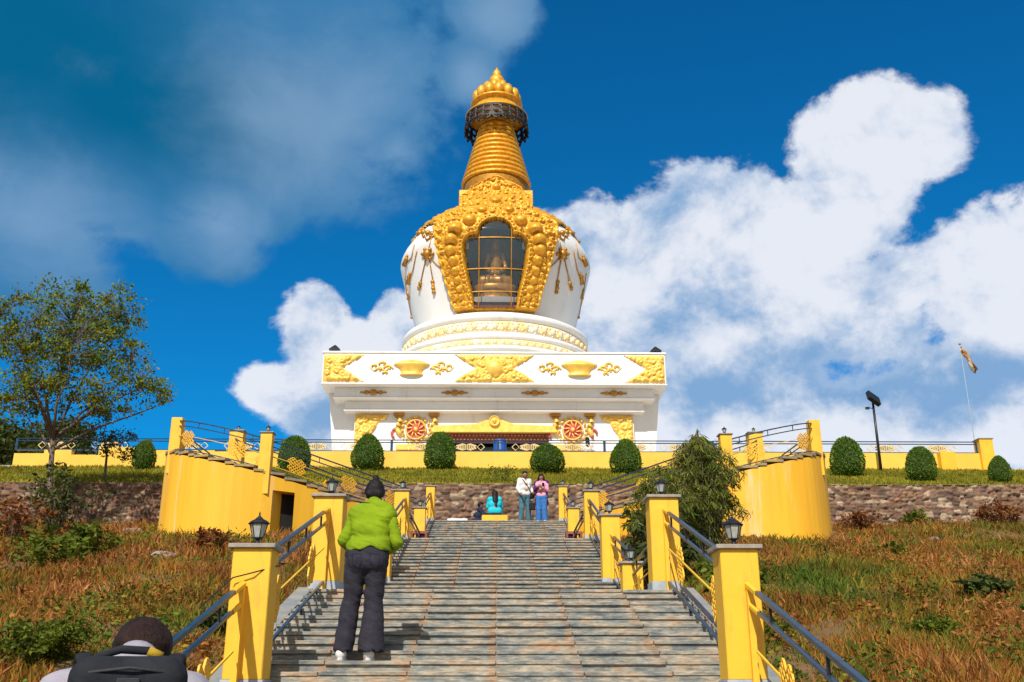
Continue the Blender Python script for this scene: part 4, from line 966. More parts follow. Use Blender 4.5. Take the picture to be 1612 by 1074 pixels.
# grass and dry ground cover on both slopes
def grass(side_):
    tot = []; cols = []
    for (n, y0, y1, hh_, ww) in ((44000, 7.0, 12.5, .22, .008), (66000, 12.5, 20, .25, .011), (64000, 20, 33.3, .28, .017)):
        y = y0+(y1-y0)*nr.random(n)**.9; xw = y*.62+1.5; x = 2.42 + (xw-2.42)*nr.random(n)
        x = x*side_; tz = TZ(x, y)
        ok = ~((np.abs(x) < 10.2) & (y > 26.6) & (np.abs(x) > 2.0) & (y > 31.3-(np.abs(x)-2.3)*1.15))
        x, y, tz = x[ok], y[ok], tz[ok]; n = len(x)
        q = fbm(x, y*.34, 2, .8, 4); q2 = fbm(x, y*.5, 8, 1.7, 4); q3 = fbm(x, y*.4, 15, .35, 2); g0 = fbm(x, y*.6, 31, 1.1, 3)-.5
        h = hh_*(.25+1.0*nr.random(n)**1.6)*(.22+1.7*np.clip(q2-.15, 0, 1))*np.where(np.abs(g0) < .05, .45, 1)*np.clip((np.abs(x)-2.2)*1.2, .25, 1)
        pal = np.array([(.08, .12, .012), (.17, .17, .018), (.27, .17, .022), (.34, .12, .018), (.19, .065, .014), (.42, .19, .06)])
        g = (q-.5)*2.4 + (q3-.5)*1.2 + (q2-.5)*1.2 + .46 + .27*nr.normal(size=n) + (.10 if side_ < 0 else -.09)
        k = np.clip((g*5), 0, 4.99); k0 = k.astype(int); f = (k-k0)[:, None]; C = pal[k0]*(1-f)+pal[np.minimum(k0+1, 5)]*f
        C = C*(.68+.72*nr.random(n))[:, None]*(.75+.5*fbm(x, y*.4, 77, .9, 3))[:, None]
        a = nr.random(n)*2*math.pi; w = ww*(.5+nr.random(n)); lx = nr.normal(size=n)*.38*h; ly = nr.normal(size=n)*.38*h
        B = np.stack([x, y, tz-.03], -1); S_ = np.stack([np.cos(a)*w, np.sin(a)*w, 0*a], -1)
        mid = B+np.stack([lx*.35, ly*.35, h*.6], -1); tip = B+np.stack([lx, ly, h], -1)
        V = np.stack([B-S_, B+S_, mid+S_*.8, tip, mid-S_*.8], 1); tot.append(V.reshape(-1, 3)); cols.append(np.repeat(C, 5, 0))
    V = np.concatenate(tot); n = len(V)//5; b0 = np.arange(n)*5
    F = np.concatenate([np.stack([b0, b0+1, b0+2, b0+4], -1), np.stack([b0+4, b0+2, b0+3, b0+3], -1)])
    Fq = np.stack([b0, b0+1, b0+2, b0+4], -1); Ft = np.stack([b0+4, b0+2, b0+3], -1)
    # triangles only, so that one loop layout serves
    T = np.concatenate([Fq[:, [0, 1, 2]], Fq[:, [0, 2, 3]], Ft])
    o = npmesh('grass', V, T, 'blade', None, False, np.concatenate(cols))
    tag(o, 'dry %s grass and weeds covering the slope %s of the stairs' % (('rust-brown', 'left') if side_ < 0 else ('olive and orange', 'right')), 'grass', kind='stuff')
grass(-1); grass(1)
def cover(side_):
    n = 52000; y = 7.5+25.7*nr.random(n)**.85; x = side_*(2.5+(y*.62-1)*nr.random(n)); q = fbm(x, y*.5, 44, 1.5, 4); ok = (q > .50) & ~((np.abs(x) < 10.2) & (y > 26.0))
    x, y, q = x[ok], y[ok], q[ok]; z = TZ(x, y)+.22*nr.random(len(x))*np.clip((q-.48)*8, .2, 1.5)
    V, F = leaves(np.stack([x, y, z], -1), .065, .5, D=np.stack([nr.normal(size=len(x)), nr.normal(size=len(x)), .3+0*x], -1)); g = fbm(x, y*.5, 52, .9, 3)[:, None]
    C = np.where(g > .52, (.30, .12, .03), np.where(g > .45, (.20, .16, .02), (.08, .14, .015)))*(.6+.8*nr.random((len(x), 1)))
    tag(npmesh('ground_cover', V, F, 'blade', None, False, np.repeat(C, 4, 0)), 'low broad-leaved weeds scattered over the slope %s of the stairs' % ('left' if side_ < 0 else 'right'), 'weeds', kind='stuff')
cover(-1); cover(1)
n = 60000; x = nr.uniform(-21, 22, n); y = 33.5+6.5*nr.random(n); hgt = .05+.09*nr.random(n)*(.4+1.2*fbm(x, y, 3, 1.5, 2)); z = BZ(x, y); a = nr.random(n)*6.28; w = .03
q = fbm(x, y, 2, .8, 3)[:, None]; C = ((.30, .25, .02)*q+(.13, .15, .012)*(1-q))*(.7+.6*nr.random(n))[:, None]
B = np.stack([x, y, z-.01], -1); S_ = np.stack([np.cos(a)*w, np.sin(a)*w, 0*a], -1)
V = np.stack([B-S_, B+S_, B+np.stack([nr.normal(size=n)*.04, nr.normal(size=n)*.04, hgt], -1)], 1).reshape(-1, 3)
tag(npmesh('lawn_grass', V, np.arange(3*n).reshape(n, 3), 'lawnblade', None, False, np.repeat(C, 3, 0)), 'short golden green grass of the lawn below the parapet', 'grass', kind='stuff')
# clipped bushes
def make_topiary(seed, pw):
    t = thing('topiary_bush', 'x', 'bush'); g = np.random.default_rng(seed); n = 5200
    ct = g.uniform(-1, 1, n); ph = g.random(n)*2*math.pi; st_ = np.sqrt(1-ct*ct)
    prof = lambda c: np.sqrt(np.clip(1-np.abs(c)**pw, 0, 1))*(1-.12*c)
    r = .5*prof(ct)*(.87+.20*fbm(np.cos(ph)*3+9+seed, np.sin(ph)*3+9, ct*3+9, .7, 3)+.03*g.random(n)+.10*(g.random(n) > .985)); N = np.stack([np.cos(ph)*st_, np.sin(ph)*st_, ct], -1)
    P = np.stack([r*np.cos(ph)*(1-(.22 if seed == 15 else .05)*ct), r*np.sin(ph)*(1-(.22 if seed == 15 else .05)*ct), .5+.49*ct*(.94+.12*fbm(np.cos(ph)*2+seed, np.sin(ph)*2+9, ct+5, 1.0, 2))], -1)
    V, F = leaves(P, .055, .55, D=N*.8); npmesh('foliage', V, F, 'topiary', t)
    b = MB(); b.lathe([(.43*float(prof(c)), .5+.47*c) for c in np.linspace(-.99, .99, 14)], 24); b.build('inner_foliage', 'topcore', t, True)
    b = MB(); b.tube([(0, 0, -.12), (0, 0, .1)], .03, 6); b.build('stem', 'bark', t)
    return t
TP = [(462, 688, 742, 47, 'clipped bush seen through the left curved railing, left of the stupa'), (578, 685, 741, 47, 'egg-shaped clipped bush below the left scrollwork corner of the stupa'), (692, 682, 740, 46, 'egg-shaped clipped bush left of the stupa doorway'),
      (862, 700, 745, 50, 'round squat clipped bush right of the stupa doorway'), (986, 693, 747, 45, 'cone-topped clipped bush below the right scrollwork corner of the stupa'), (1104, 690, 745, 46, 'clipped bush rising behind the leafy shrubs on the right'),
      (1336, 690, 751, 48, 'large clipped bush beside the round right stair wall'), (1453, 705, 758, 43, 'clipped bush on the lawn right of the lamp post'), (1577, 719, 763, 32, 'small clipped bush nearest the right edge of the picture'), (225, 694, 736, 34, 'small clipped bush beside the outer end of the round left wall')]
prot = [make_topiary(3, 2.5), make_topiary(8, 2.0), make_topiary(15, 2.2)]; used = set()
for i, (px, yt, yb, w, lab) in enumerate(TP):
    Y = 38.9
    for yy in np.arange(34.0, 39.0, .1):
        p = W(px, yb, yy)
        if float(BZ(p.x, yy)) > p.z: pass
        if float(BZ(p.x, yy)) <= p.z + .02 and False: break
    best = min(np.arange(34.2, 39.0, .1), key=lambda yy: abs(float(BZ(W(px, yb, yy).x, yy))-W(px, yb, yy).z)); Y = float(best)
    p = W(px, yb, Y); top = W(px, yt, Y).z; g = float(BZ(p.x, Y)); k = (0, 2, 0, 1, 2, 0, 0, 0, 2, 1)[i]; sc = abs(W(px+w/2, yb, Y).x-W(px-w/2, yb, Y).x)
    o = prot[k] if k not in used else dup(prot[k]); used.add(k); o.location = (p.x, Y, g-.03); o.scale = (sc, sc, top-g+.03); o.rotation_euler = (0, 0, i*1.3); o['label'] = lab; o['group'] = 'clipped bushes on the lawn'
# trees: limbs grown towards clusters of tips
def tree(name, label, cat, Y, base, fork, clusters, tips, lpt, lsize, lw, lm, depth, tr=.11, spread=.34, up=0.0, seed=1, ground=None, group=None, limbs=5):
    g = np.random.default_rng(seed); rd = random.Random(seed)
    b0 = W(base[0], base[1], Y); gz = float(TZ(b0.x, Y)) if ground is None else ground; b0 = Vector((b0.x, Y, gz-.1)); fk = W(fork[0], fork[1], Y)
    t = thing(name, label, cat, tuple(b0), 0, group); T = []
    ar = np.array([c[2]*c[3] for c in clusters], float); ar /= ar.sum()
    for _ in range(tips):
        c = clusters[g.choice(len(clusters), p=ar)]; d = g.normal(size=3); d /= np.linalg.norm(d); d *= g.random()**.38
        p = W(c[0]+d[0]*c[2], c[1]+d[2]*c[3], Y); q = Vector((p.x, Y+d[1]*depth*min(1.0, c[2]/60.0+.2), p.z)); T.append(q)
    b = MB(); sw = lambda p, k: Vector((rd.uniform(-k, k), rd.uniform(-k, k), rd.uniform(-k, k)))
    tp = [b0, b0.lerp(fk, .35)+sw(0, .06), b0.lerp(fk, .7)+sw(0, .06), fk]; b.tube([p-b0 for p in tp], [tr*1.25, tr, tr*.85, tr*.75], 8)
    nodes = []
    cl = [W(c[0], c[1]+c[3]*.3, Y)+Vector((0, rd.uniform(-.6, .6)*depth, 0)) for c in clusters]
    for c in cl:
        s = fk if rd.random() < .6 else tp[2].lerp(fk, rd.random()); pts = [s, s.lerp(c, .35)+sw(0, .12)+Vector((0, 0, .12)), s.lerp(c, .7)+sw(0, .12), c]
        b.tube([p-b0 for p in pts], [tr*.55, tr*.42, tr*.28, tr*.14], 6)
        for k in range(9): f = .25+.75*k/8; i = min(int(f*3), 2); nodes.append(pts[i].lerp(pts[i+1], f*3-i))
    for q in T:
        nd = min(nodes, key=lambda m_: (m_-q).length + (.4 if m_.z > q.z+.1 else 0)); mid = nd.lerp(q, .5)+sw(0, .08)+Vector((0, 0, .05)); b.tube([nd-b0, mid-b0, q-b0], [tr*.13, tr*.09, tr*.04], 4)
    b.build('trunk', 'bark', t, True)
    P = []
    for q in T:
        m_ = int(lpt*(.5+g.random())); d = g.normal(size=(m_, 3)); d /= np.linalg.norm(d, axis=1)[:, None]; P.append(np.array(q-b0)+d*(g.random(m_)**.6*spread*(.6+.8*g.random()))[:, None]*np.array((1, 1, .7)))
    V, F = leaves(np.concatenate(P), lsize, lw, droop=.25, up=up); npmesh('crown', V, F, lm, t); return t
tree('broadleaf_tree', 'tall airy tree with a thin trunk and golden green leaves at the left edge', 'tree', 31.0, (76, 838), (84, 690),
     [(105, 492, 80, 34), (175, 485, 48, 34), (50, 545, 55, 45), (135, 550, 75, 45), (190, 560, 42, 40), (222, 606, 46, 26), (20, 625, 42, 32), (95, 620, 60, 28), (165, 625, 45, 24), (55, 585, 60, 40), (8, 505, 30, 30), (255, 612, 14, 10)], 470, 36, .115, .5, 'leaf', 2.1, .095, .36)
tree('sapling', 'slender dark sapling just right of the tall tree, before the stepped parapet', 'tree', 34.2, (163, 775), (165, 700), [(150, 690, 36, 26), (185, 700, 30, 24), (160, 650, 26, 24), (205, 715, 14, 12)], 70, 26, .10, .5, 'leafdark', .9, .045, .32, ground=6.5, seed=5)
tree('dense_tree', 'dense dark tree beyond the parapet at the far left edge', 'tree', 44.0, (8, 745), (12, 715), [(0, 690, 50, 35), (25, 715, 40, 28), (-30, 700, 40, 40)], 150, 60, .20, .6, 'leafdark', 1.8, .16, .7, ground=8.2, seed=6, group='dark trees beyond the parapet')
tree('dense_tree', 'dense dark tree crowning the left parapet behind the tall airy tree', 'tree', 43.0, (105, 745), (106, 715), [(85, 690, 34, 26), (112, 695, 30, 26), (95, 712, 45, 18)], 150, 55, .18, .6, 'leafdark', 1.4, .14, .65, ground=8.2, seed=9, group='dark trees beyond the parapet')
tree('small_plant', 'thin sapling growing on the lawn above the middle of the stone wall', 'plant', 34.2, (787, 790), (787, 765), [(780, 745, 26, 12), (800, 738, 16, 10), (765, 768, 22, 14), (790, 775, 20, 12)], 46, 12, .09, .4, 'weed', .4, .02, .22, ground=4.8, seed=12)
# shrubs with long drooping leaves on the right
def shrub(name, label, x, y, h, w, stems, lpt, lsize, lw, m, seed, cat='shrub', group=None, droop=.6, z=None):
    g = np.random.default_rng(seed); gz = float(TZ(x, y)) if z is None else z; t = thing(name, label, cat, (x, y, gz-.05), 0, group); b = MB(); P = []; D = []
    for i in range(stems):
        a = g.random()*6.283; rr = g.random()**.6*w*.5; hh = h*(.55+.5*g.random())*(1-.35*(rr/(w*.5))**2); sx, sy = rr*math.cos(a), rr*math.sin(a)
        pts = [Vector((sx*.25, sy*.25, 0)), Vector((sx*.5, sy*.5, hh*.4)), Vector((sx*.85, sy*.85, hh*.8)), Vector((sx*1.15, sy*1.15, hh)), Vector((sx*1.4, sy*1.4+.02, hh*.93))]
        b.tube(pts, [h*.008, h*.006, h*.004, h*.003, h*.0015], 4)
        k = int(lpt*(.7+.6*g.random())); f = g.random(k)**.7*3.99; i0 = f.astype(int); A = np.array([tuple(p) for p in pts]); q = A[i0]*(1-(f-i0))[:, None]+A[i0+1]*(f-i0)[:, None]
        P.append(q+g.normal(size=(k, 3))*w*.03); aa = g.random(k)*6.283; D.append(np.stack([np.cos(aa), np.sin(aa), g.normal(size=k)*.4], -1))
    b.build('stems', 'bark' if m != 'weed' else 'weed', t); V, F = leaves(np.concatenate(P), lsize, lw, droop=droop, D=np.concatenate(D)); npmesh('foliage', V, F, m, t); return t
shrub('leafy_shrub', 'tallest shrub of long drooping leaves, against the round right wall', 4.4, 21.0, 2.7, 1.3, 150, 85, .17, .13, 'bamboo', 21, droop=1.2)
shrub('leafy_shrub', 'bushy long-leaved shrub just behind the tall right landing pillar', 3.45, 20.2, 2.2, 1.2, 110, 70, .16, .14, 'bamboo', 22, droop=1.1)
shrub('leafy_shrub', 'low dark shrub between the narrow pillar and the tall right pillar', 3.05, 18.8, 1.75, 1.2, 50, 45, .17, .3, 'leafdark', 23)
shrub('leafy_shrub', 'pale yellow-green plant low down beside the nearest right railing', 3.35, 14.4, 1.2, .8, 26, 30, .16, .3, 'weed', 24)
shrub('leafy_shrub', 'dark bushy shrub behind the upper right railing, left of the long-leaved shrubs', 3.9, 23.6, 1.5, 1.5, 45, 40, .2, .25, 'leafdark', 25)
def ground_at(px, py):
    r = ray(px, py); lo = None
    for Y in np.arange(6, 33.3, .1):
        p = r*(Y/r.y)
        if p.z <= float(TZ(p.x, Y)): lo = Y; break
    Y = lo or 33.0; return W(px, py, Y).x, Y
WD = [(92, 842, 2.1, 2.0, 'leafdark', 'leafy green shrub round the foot of the tall tree'), (70, 905, .9, 1.3, 'weed', 'bright green weeds on the left slope below the tree'), (135, 880, .8, 1.0, 'weed', 'pale green weed clump right of the tree foot'),
      (22, 1060, .55, .6, 'weed', 'green weeds in the bottom left corner'), (85, 1040, .5, .5, 'weed', 'small green weed clump behind the man with the backpack'), (20, 850, 1.3, 1.5, 'rustweed', 'rust-brown bush at the left edge under the wall'),
      (330, 870, .55, .9, 'rustweed', 'reddish dry clump below the round left wall'), (345, 1000, .35, .4, 'leafdark', 'dark low weed beside the nearest left pillar'), (1245, 822, .5, .8, 'leafdark', 'small green clump at the foot of the round right wall'),
      (1400, 880, .4, .6, 'weed', 'small bright green weed in the middle of the right slope'), (1555, 945, .4, .5, 'leafdark', 'dark green low bush at the far right of the slope'), (1440, 815, .7, .8, 'weed', 'green weed against the foot of the right stone wall'),
      (1575, 815, 1.0, 1.1, 'rustweed', 'orange dry bush under the right end of the stone wall'), (1220, 1010, .3, .4, 'weed', 'small weed beside the nearest right railing'), (1360, 835, .6, 1.2, 'rustweed', 'orange dry weeds beside the round right wall foot'),
      (1470, 1000, .25, .4, 'weed', 'low green weed clump towards the bottom right')]
for i, (px, py, h, w, m, lab) in enumerate(WD):
    x, y = ground_at(px, py); shrub('weed_clump', lab, x, y, h, w, (26 if py < 1000 else 60), 34, (.11+.03*h if py < 1000 else .055), .42, m, 40+i, 'weeds', 'weeds on the slopes', .1)
# rocks
M['rock'] = mat('rock', (.34, .26, .22), .9, c2=(.22, .17, .15), scale=4, bump=.5)
rd = random.Random(8)
for i, (px, py, s, lab) in enumerate(((205, 842, .22, 'pale flat rock below the left stone wall'), (255, 882, .2, 'dark rock half hidden in the left slope grass'), (1470, 852, .12, 'pale yellow stone on the right slope near the wall'))):
    x, y = ground_at(px, py); b = MB(); b.ball((0, 0, 0), s, 12, (1.5, .8, .6)); b.v = [(v[0]+s*.25*float(vnoise(np.array([v[0]*4/s*.3+i, v[1]*3, v[2]*3+5.]))), v[1], v[2]*(.8+.5*float(vnoise(np.array([v[0]*5, v[1]*5, 3.+i]))))) for v in b.v]
    tag(b.build('rock', 'rock', None, True, (x, y, float(TZ(x, y))+s*.3)), lab, 'rock')
# ------------------------------------------------------------------ people
def clothmat(name, c, c2, sc=9, bump=.3): return mat(name, c, .85, c2=c2, scale=sc, bump=bump, bscale=30, spec=.2)
M['lime'] = clothmat('lime_cloth', (.215, .32, .006), (.165, .25, .005), 6)
M['greyshirt'] = clothmat('grey_lilac_cloth', (.33, .31, .36), (.26, .25, .30), 7)
M['pack'] = clothmat('black_nylon', (.012, .014, .018), (.022, .024, .03), 14)
M['packtrim'] = clothmat('grey_nylon', (.05, .052, .06), (.035, .036, .042), 14)
M['ochre'] = clothmat('ochre_patch', (.40, .25, .02), (.3, .2, .02))
M['shirtwhite'] = clothmat('white_shirt', (.72, .71, .68), (.62, .62, .62))
M['tealjeans'] = clothmat('blue_grey_denim', (.05, .13, .17), (.08, .18, .23))
M['purple'] = clothmat('purple_cloth', (.10, .02, .12), (.07, .012, .09))
M['pink'] = clothmat('pink_cloth', (.75, .35, .48), (.65, .28, .42))
M['bluejeans'] = clothmat('blue_denim', (.03, .13, .38), (.05, .18, .45))
M['cyan'] = clothmat('cyan_cloth', (.02, .52, .62), (.02, .42, .55))
M['navy'] = clothmat('navy_cloth', (.015, .02, .05), (.02, .03, .07))
M['eye'] = mat('eye', (.02, .015, .012), .2)
M['tie'] = clothmat('hair_tie', (.30, .03, .03), (.45, .2, .03))
V3 = lambda *a: np.array(a, float)
def unit(v): v = np.array(v, float); return v/np.linalg.norm(v)
def hand(wr, d, side_v, curl=.5, s=1.0):
    "palm + five fingers; d = pointing direction, side_v = towards the thumb"
    wr = V3(*wr); d = unit(d); t = unit(np.array(side_v, float)-d*np.dot(side_v, d)); n = np.cross(d, t); S = []
    S.append((tuple(wr), tuple(wr+d*.03*s), .026*s, .030*s)); S.append((tuple(wr+d*.035*s+t*.018*s), tuple(wr+d*.075*s+t*.022*s), .020*s, .018*s)); S.append((tuple(wr+d*.035*s-t*.018*s), tuple(wr+d*.07*s-t*.022*s), .020*s, .017*s))
    for i, (o, L) in enumerate(((.030, .065), (.011, .075), (-.010, .070), (-.030, .055))):
        a = wr+d*.082*s+t*o*s; b_ = a+(d*math.cos(curl*.6)+n*math.sin(curl*.6))*L*.5*s; c = b_+(d*math.cos(curl*1.8)+n*math.sin(curl*1.8))*L*.5*s
        S.append((tuple(a), tuple(b_), .0098*s, .0088*s, .006)); S.append((tuple(b_), tuple(c), .0088*s, .0075*s, .004))
    a = wr+d*.025*s+t*.028*s; b_ = a+(d*.6+t*.7+n*.25)*.035*s; c = b_+(d*.9+t*.2+n*.3)*.03*s
    S.append((tuple(a), tuple(b_), .0125*s, .011*s, .008)); S.append((tuple(b_), tuple(c), .0108*s, .009*s, .004)); return S
def head(c, f, up, s=1.0):
    c = V3(*c); f = unit(f); up = unit(np.array(up, float)-f*np.dot(up, f)); l = np.cross(f, up); P = lambda a, b_, e: tuple(c+l*a*s+f*b_*s+up*e*s)
    S = [(P(0, -.022, .03), P(0, .012, .032), .080*s, .078*s), (P(0, .015, -.02), P(0, .045, -.075), .060*s, .034*s), (P(-.032, .03, -.03), P(.032, .03, -.03), .036*s, .036*s),
         (P(0, .086, .012), P(0, .104, -.022), .009*s, .013*s, .012), (P(-.014, .092, -.052), P(.014, .092, -.052), .009*s, .009*s, .006), (P(-.018, .089, -.066), P(.018, .089, -.066), .008*s, .008*s, .006),
         (P(-.088, -.004, .010), P(-.088, -.002, -.030), .015*s, .009*s, .006), (P(.088, -.004, .010), P(.088, -.002, -.030), .015*s, .009*s, .006), (P(-.04, .074, .024), P(.04, .074, .024), .012*s, .012*s, .01)]
    eyes = [P(-.031, .083, .006), P(.031, .083, .006)]; return S, eyes, P
def body(J, s=1.0, hands=True):
    k = J.get('slim', 1.0)
    S = []; G = lambda k: J[k]
    for q in ('l', 'r'):
        S += [(G('hip'+q), G('knee'+q), .088, .058), (G('knee'+q), G('ank'+q), .056, .038), (G('ank'+q), tuple(V3(*G('ank'+q))+V3(*J.get('toe', (0, .13, -.045)))), .038, .028)]
        S += [(G('sh'+q), G('el'+q), .052, .040), (G('el'+q), G('wr'+q), .040, .026)]
        if hands: S += hand(G('wr'+q), unit(V3(*G('wr'+q))-V3(*G('el'+q)))+V3(*J.get('hb', (0, 0, 0))), V3(0, 0, 1), J.get('curl', .6))
    pel = (V3(*G('hipl'))+V3(*G('hipr')))/2; sh = (V3(*G('shl'))+V3(*G('shr')))/2
    S += [(tuple(V3(*G('hipl'))), tuple(V3(*G('hipr'))), .11*k, .11*k), (tuple(pel+V3(0, 0, .03)), tuple(pel*.35+sh*.65), .125*k, .14*k), (G('shl'), G('shr'), .068*k, .068*k), (tuple(pel*.3+sh*.7), tuple(sh), .13*k, .09*k), (tuple(sh), tuple(V3(*G('head'))-V3(0, 0, .03)), .058, .052)]
    H, eyes, P = head(G('head'), G('face'), G('up')); return S+H, eyes, P
def person(label, loc, rz, J, h=.012, sc=1.0, group=None):
    t = thing('person', label, 'person', loc, rz, group); t.scale = (sc,)*3
    S, eyes, P = body(J); organic('body', S, 'skin', t, h, .022, pad=.03)
    b = MB()
    for e in eyes: b.cur = 0; b.ball(e, .0115, 8)
    for e in eyes: pass
    o1 = MB(); o1.ball(eyes[0], .0115, 8); o1.build('eye', 'eye', t, True); o2 = MB(); o2.ball(eyes[1], .0115, 8); o2.build('eye', 'eye', t, True)
    return t, P
def hair_cap(t, P, m, extra=(), h=.01, fold=.004):
    S = [(P(0, -.030, .040), P(0, .000, .050), .092, .084), (P(0, -.045, .0), P(0, -.045, -.03), .072, .055)]+list(extra)
    c = V3(*P(0, 0, 0)); f = V3(*P(0, 1, 0))-c; u = V3(*P(0, 0, 1))-c
    return organic('hair', S, m, t, h, .03, clip=lambda Q: ((Q-c) @ f) - .055 - .45*((Q-c) @ u)+ .02, pad=.03, fold=fold, fs=35)
def shoes(t, J, m, L=.16, h=.01):
    for q in ('l', 'r'):
        a = V3(*J['ank'+q]); d = V3(*J.get('toe', (0, .13, -.045))); d[2] = 0; d = unit(d); g = J.get('floor', 0.0)
        a[2] = g+.055
        organic('shoe', [(tuple(a-d*.035), tuple(a-d*.03+V3(0, 0, .03)), .044, .038), (tuple(a-d*.02), tuple(a+d*L+V3(0, 0, -.015)), .046, .036)], m, t, h, .03, clip=lambda Q: (g+.004)-Q[..., 2], pad=.02)
        b = MB(); w = .047; l_ = V3(-d[1], d[0], 0); ring = [a+d*(L*.5-.01+ (L*.5+.075)*math.cos(k))+l_*w*math.sin(k) for k in np.linspace(0, 2*math.pi, 15)[:-1]]
        b.prism([(p[0], p[1]) for p in ring], g, g+.022); b.build('sole', 'shoe', t)
# --- woman in the lime jacket, standing on the steps with her back to us
J = dict(hipl=(-.09, 0, .84), hipr=(.085, 0, .84), kneel=(-.145, .03, .46), kneer=(.07, .03, .46), ankl=(-.205, -.01, .09), ankr=(.06, -.01, .09), shl=(-.155, .05, 1.27), shr=(.20, .05, 1.27), ell=(-.235, .02, 1.02), elr=(.275, .02, 1.0), wrl=(-.16, .20, .93), wrr=(.17, .22, .95),
         head=(.03, .13, 1.45), face=(0, .86, -.5), up=(0, .5, .86), curl=.8, slim=.78)
t, P = person('woman in lime green jacket and charcoal flared trousers climbing the steps, seen from behind', (-1.14, 8.96, .1875), 0, J, .008); t.scale = (.90, .95, 1.0)
clipw = lambda Q: np.maximum(Q[..., 2]-.955, .075+.010*np.sin(Q[..., 0]*60+Q[..., 1]*40)-Q[..., 2])
organic('trousers', [((-.08, -.01, .88), (.08, -.01, .88), .128, .128), ((-.09, -.055, .83), (.09, -.055, .83), .098, .098), ((-.095, 0, .82), (-.145, .03, .46), .114, .082), ((-.145, .03, .46), (-.20, -.005, .02), .088, .098),
         ((.09, 0, .82), (.075, .03, .46), .114, .086), ((.075, .03, .46), (.075, -.005, .02), .092, .142), ((-.09, .0, .92), (.09, .0, .92), .12, .12)], 'jeans', t, .008, .022, clip=clipw, fold=.017, fs=6, fz=2.4)
for x in (-.085, .085):
    b = MB(); pts = [(x-.045, -.158, .90), (x+.045, -.158, .90), (x+.045, -.165, .82), (x, -.168, .795), (x-.045, -.165, .82), (x-.045, -.158, .90)]; b.tube(pts, .0025, 4); b.build('pocket_seam', 'navy', t)
jk = lambda Q: (.925+.02*np.sin(Q[..., 0]*14+1)+.010*np.sin(Q[..., 0]*37)) - Q[..., 2]
organic('jacket', [((-.07, .0, .93), (.09, .0, .93), .148, .148), ((-.05, .02, 1.10), (.08, .02, 1.10), .132, .132), ((-.10, .04, 1.22), (.14, .04, 1.22), .112, .112), ((-.135, .05, 1.262), (.18, .05, 1.262), .080, .080), ((-.07, .06, 1.30), (.12, .06, 1.30), .07, .07), ((.02, .06, 1.30), (.03, .09, 1.375), .085, .066)],
        'lime', t, .008, .03, clip=jk, fold=.026, fs=5.5, fz=3.0)
slv = lambda a, b_, c, r: [(a, b_, .068, .056), (b_, c, .056, .044)]
for nm, a, b_, c in (('l', (-.150, .05, 1.242), (-.238, .02, 1.02), (-.165, .185, .935)), ('r', (.195, .05, 1.242), (.280, .02, 1.0), (.175, .205, .955))):
    organic('sleeve', slv(a, b_, c, 0), 'lime', t, .008, .02, fold=.016, fs=8, fz=2.6)
b = MB(); b.tube([(.02+.075*math.cos(a), .075+.065*math.sin(a), 1.372+.012*math.sin(a)) for a in np.linspace(0, 2*math.pi, 17)], .014, 6); b.build('collar', 'lime', t, True)
hair_cap(t, P, 'hair', [(P(0, -.060, .128), P(0, -.065, .140), .036, .032, .010), (P(-.05, -.03, 0), P(-.05, -.05, -.04), .05, .04), (P(.05, -.03, 0), P(.05, -.05, -.04), .05, .04)], .008)
b = MB(); c = V3(*P(0, -.058, .110)); b.tube([tuple(c+V3(.036*math.cos(a), .03*math.sin(a), .014*math.sin(a))) for a in np.linspace(0, 2*math.pi, 13)], .011, 6); b.build('hair_tie', 'tie', t, True)
shoes(t, J, 'shoe', .13, .008)
# --- man with a backpack in the left foreground
J = dict(hipl=(-.09, -.02, .86), hipr=(.09, -.02, .86), kneel=(-.10, .02, .48), kneer=(.10, .02, .48), ankl=(-.11, -.02, .09), ankr=(.12, -.02, .09), shl=(-.175, .0, 1.375), shr=(.175, .0, 1.375), ell=(-.24, .05, 1.10), elr=(.24, .05, 1.10), wrl=(-.05, .27, 1.18), wrr=(.05, .27, 1.18),
         head=(.035, .14, 1.475), face=(.1, .72, -.69), up=(0, .69, .72), curl=.2)
mx, my = -1.12, 3.22
t, P = person('man with bowed dark head in a grey shirt carrying a black backpack, bottom left corner', (mx, my, -1.41), R(19), J, .009)
organic('trousers', [((-.09, -.02, .88), (.09, -.02, .88), .13, .13), ((-.09, -.02, .84), (-.10, .02, .48), .10, .075), ((-.10, .02, .48), (-.11, -.02, .07), .075, .07), ((.09, -.02, .84), (.10, .02, .48), .10, .075), ((.10, .02, .48), (.12, -.02, .07), .075, .07)], 'navy', t, .012, .02, clip=lambda Q: np.maximum(Q[..., 2]-.98, .05-Q[..., 2]), fold=.006)
organic('shirt', [((-.08, -.02, .93), (.08, -.02, .93), .145, .145), ((-.07, -.01, 1.12), (.07, -.01, 1.12), .148, .148), ((-.10, 0, 1.27), (.10, 0, 1.27), .130, .130), ((-.175, .0, 1.365), (.175, .0, 1.365), .086, .086), ((-.10, .0, 1.41), (.10, .0, 1.41), .07, .07), ((.0, .01, 1.42), (.02, .055, 1.475), .088, .066),
        ((-.178, .0, 1.36), (-.243, .05, 1.10), .085, .07), ((-.243, .05, 1.10), (-.10, .24, 1.165), .066, .05), ((.178, .0, 1.36), (.243, .05, 1.10), .085, .07), ((.243, .05, 1.10), (.10, .24, 1.165), .066, .05)], 'greyshirt', t, .009, .03, clip=lambda Q: .90-Q[..., 2], fold=.018, fs=6, fz=2.0)
hair_cap(t, P, 'brownhair', [], .007, .005); shoes(t, J, 'shoe')
bp = thing('backpack', 'black backpack with grey trim worn by the man in the bottom left corner', 'backpack', (mx+.050, my-.140, -.425), R(19))
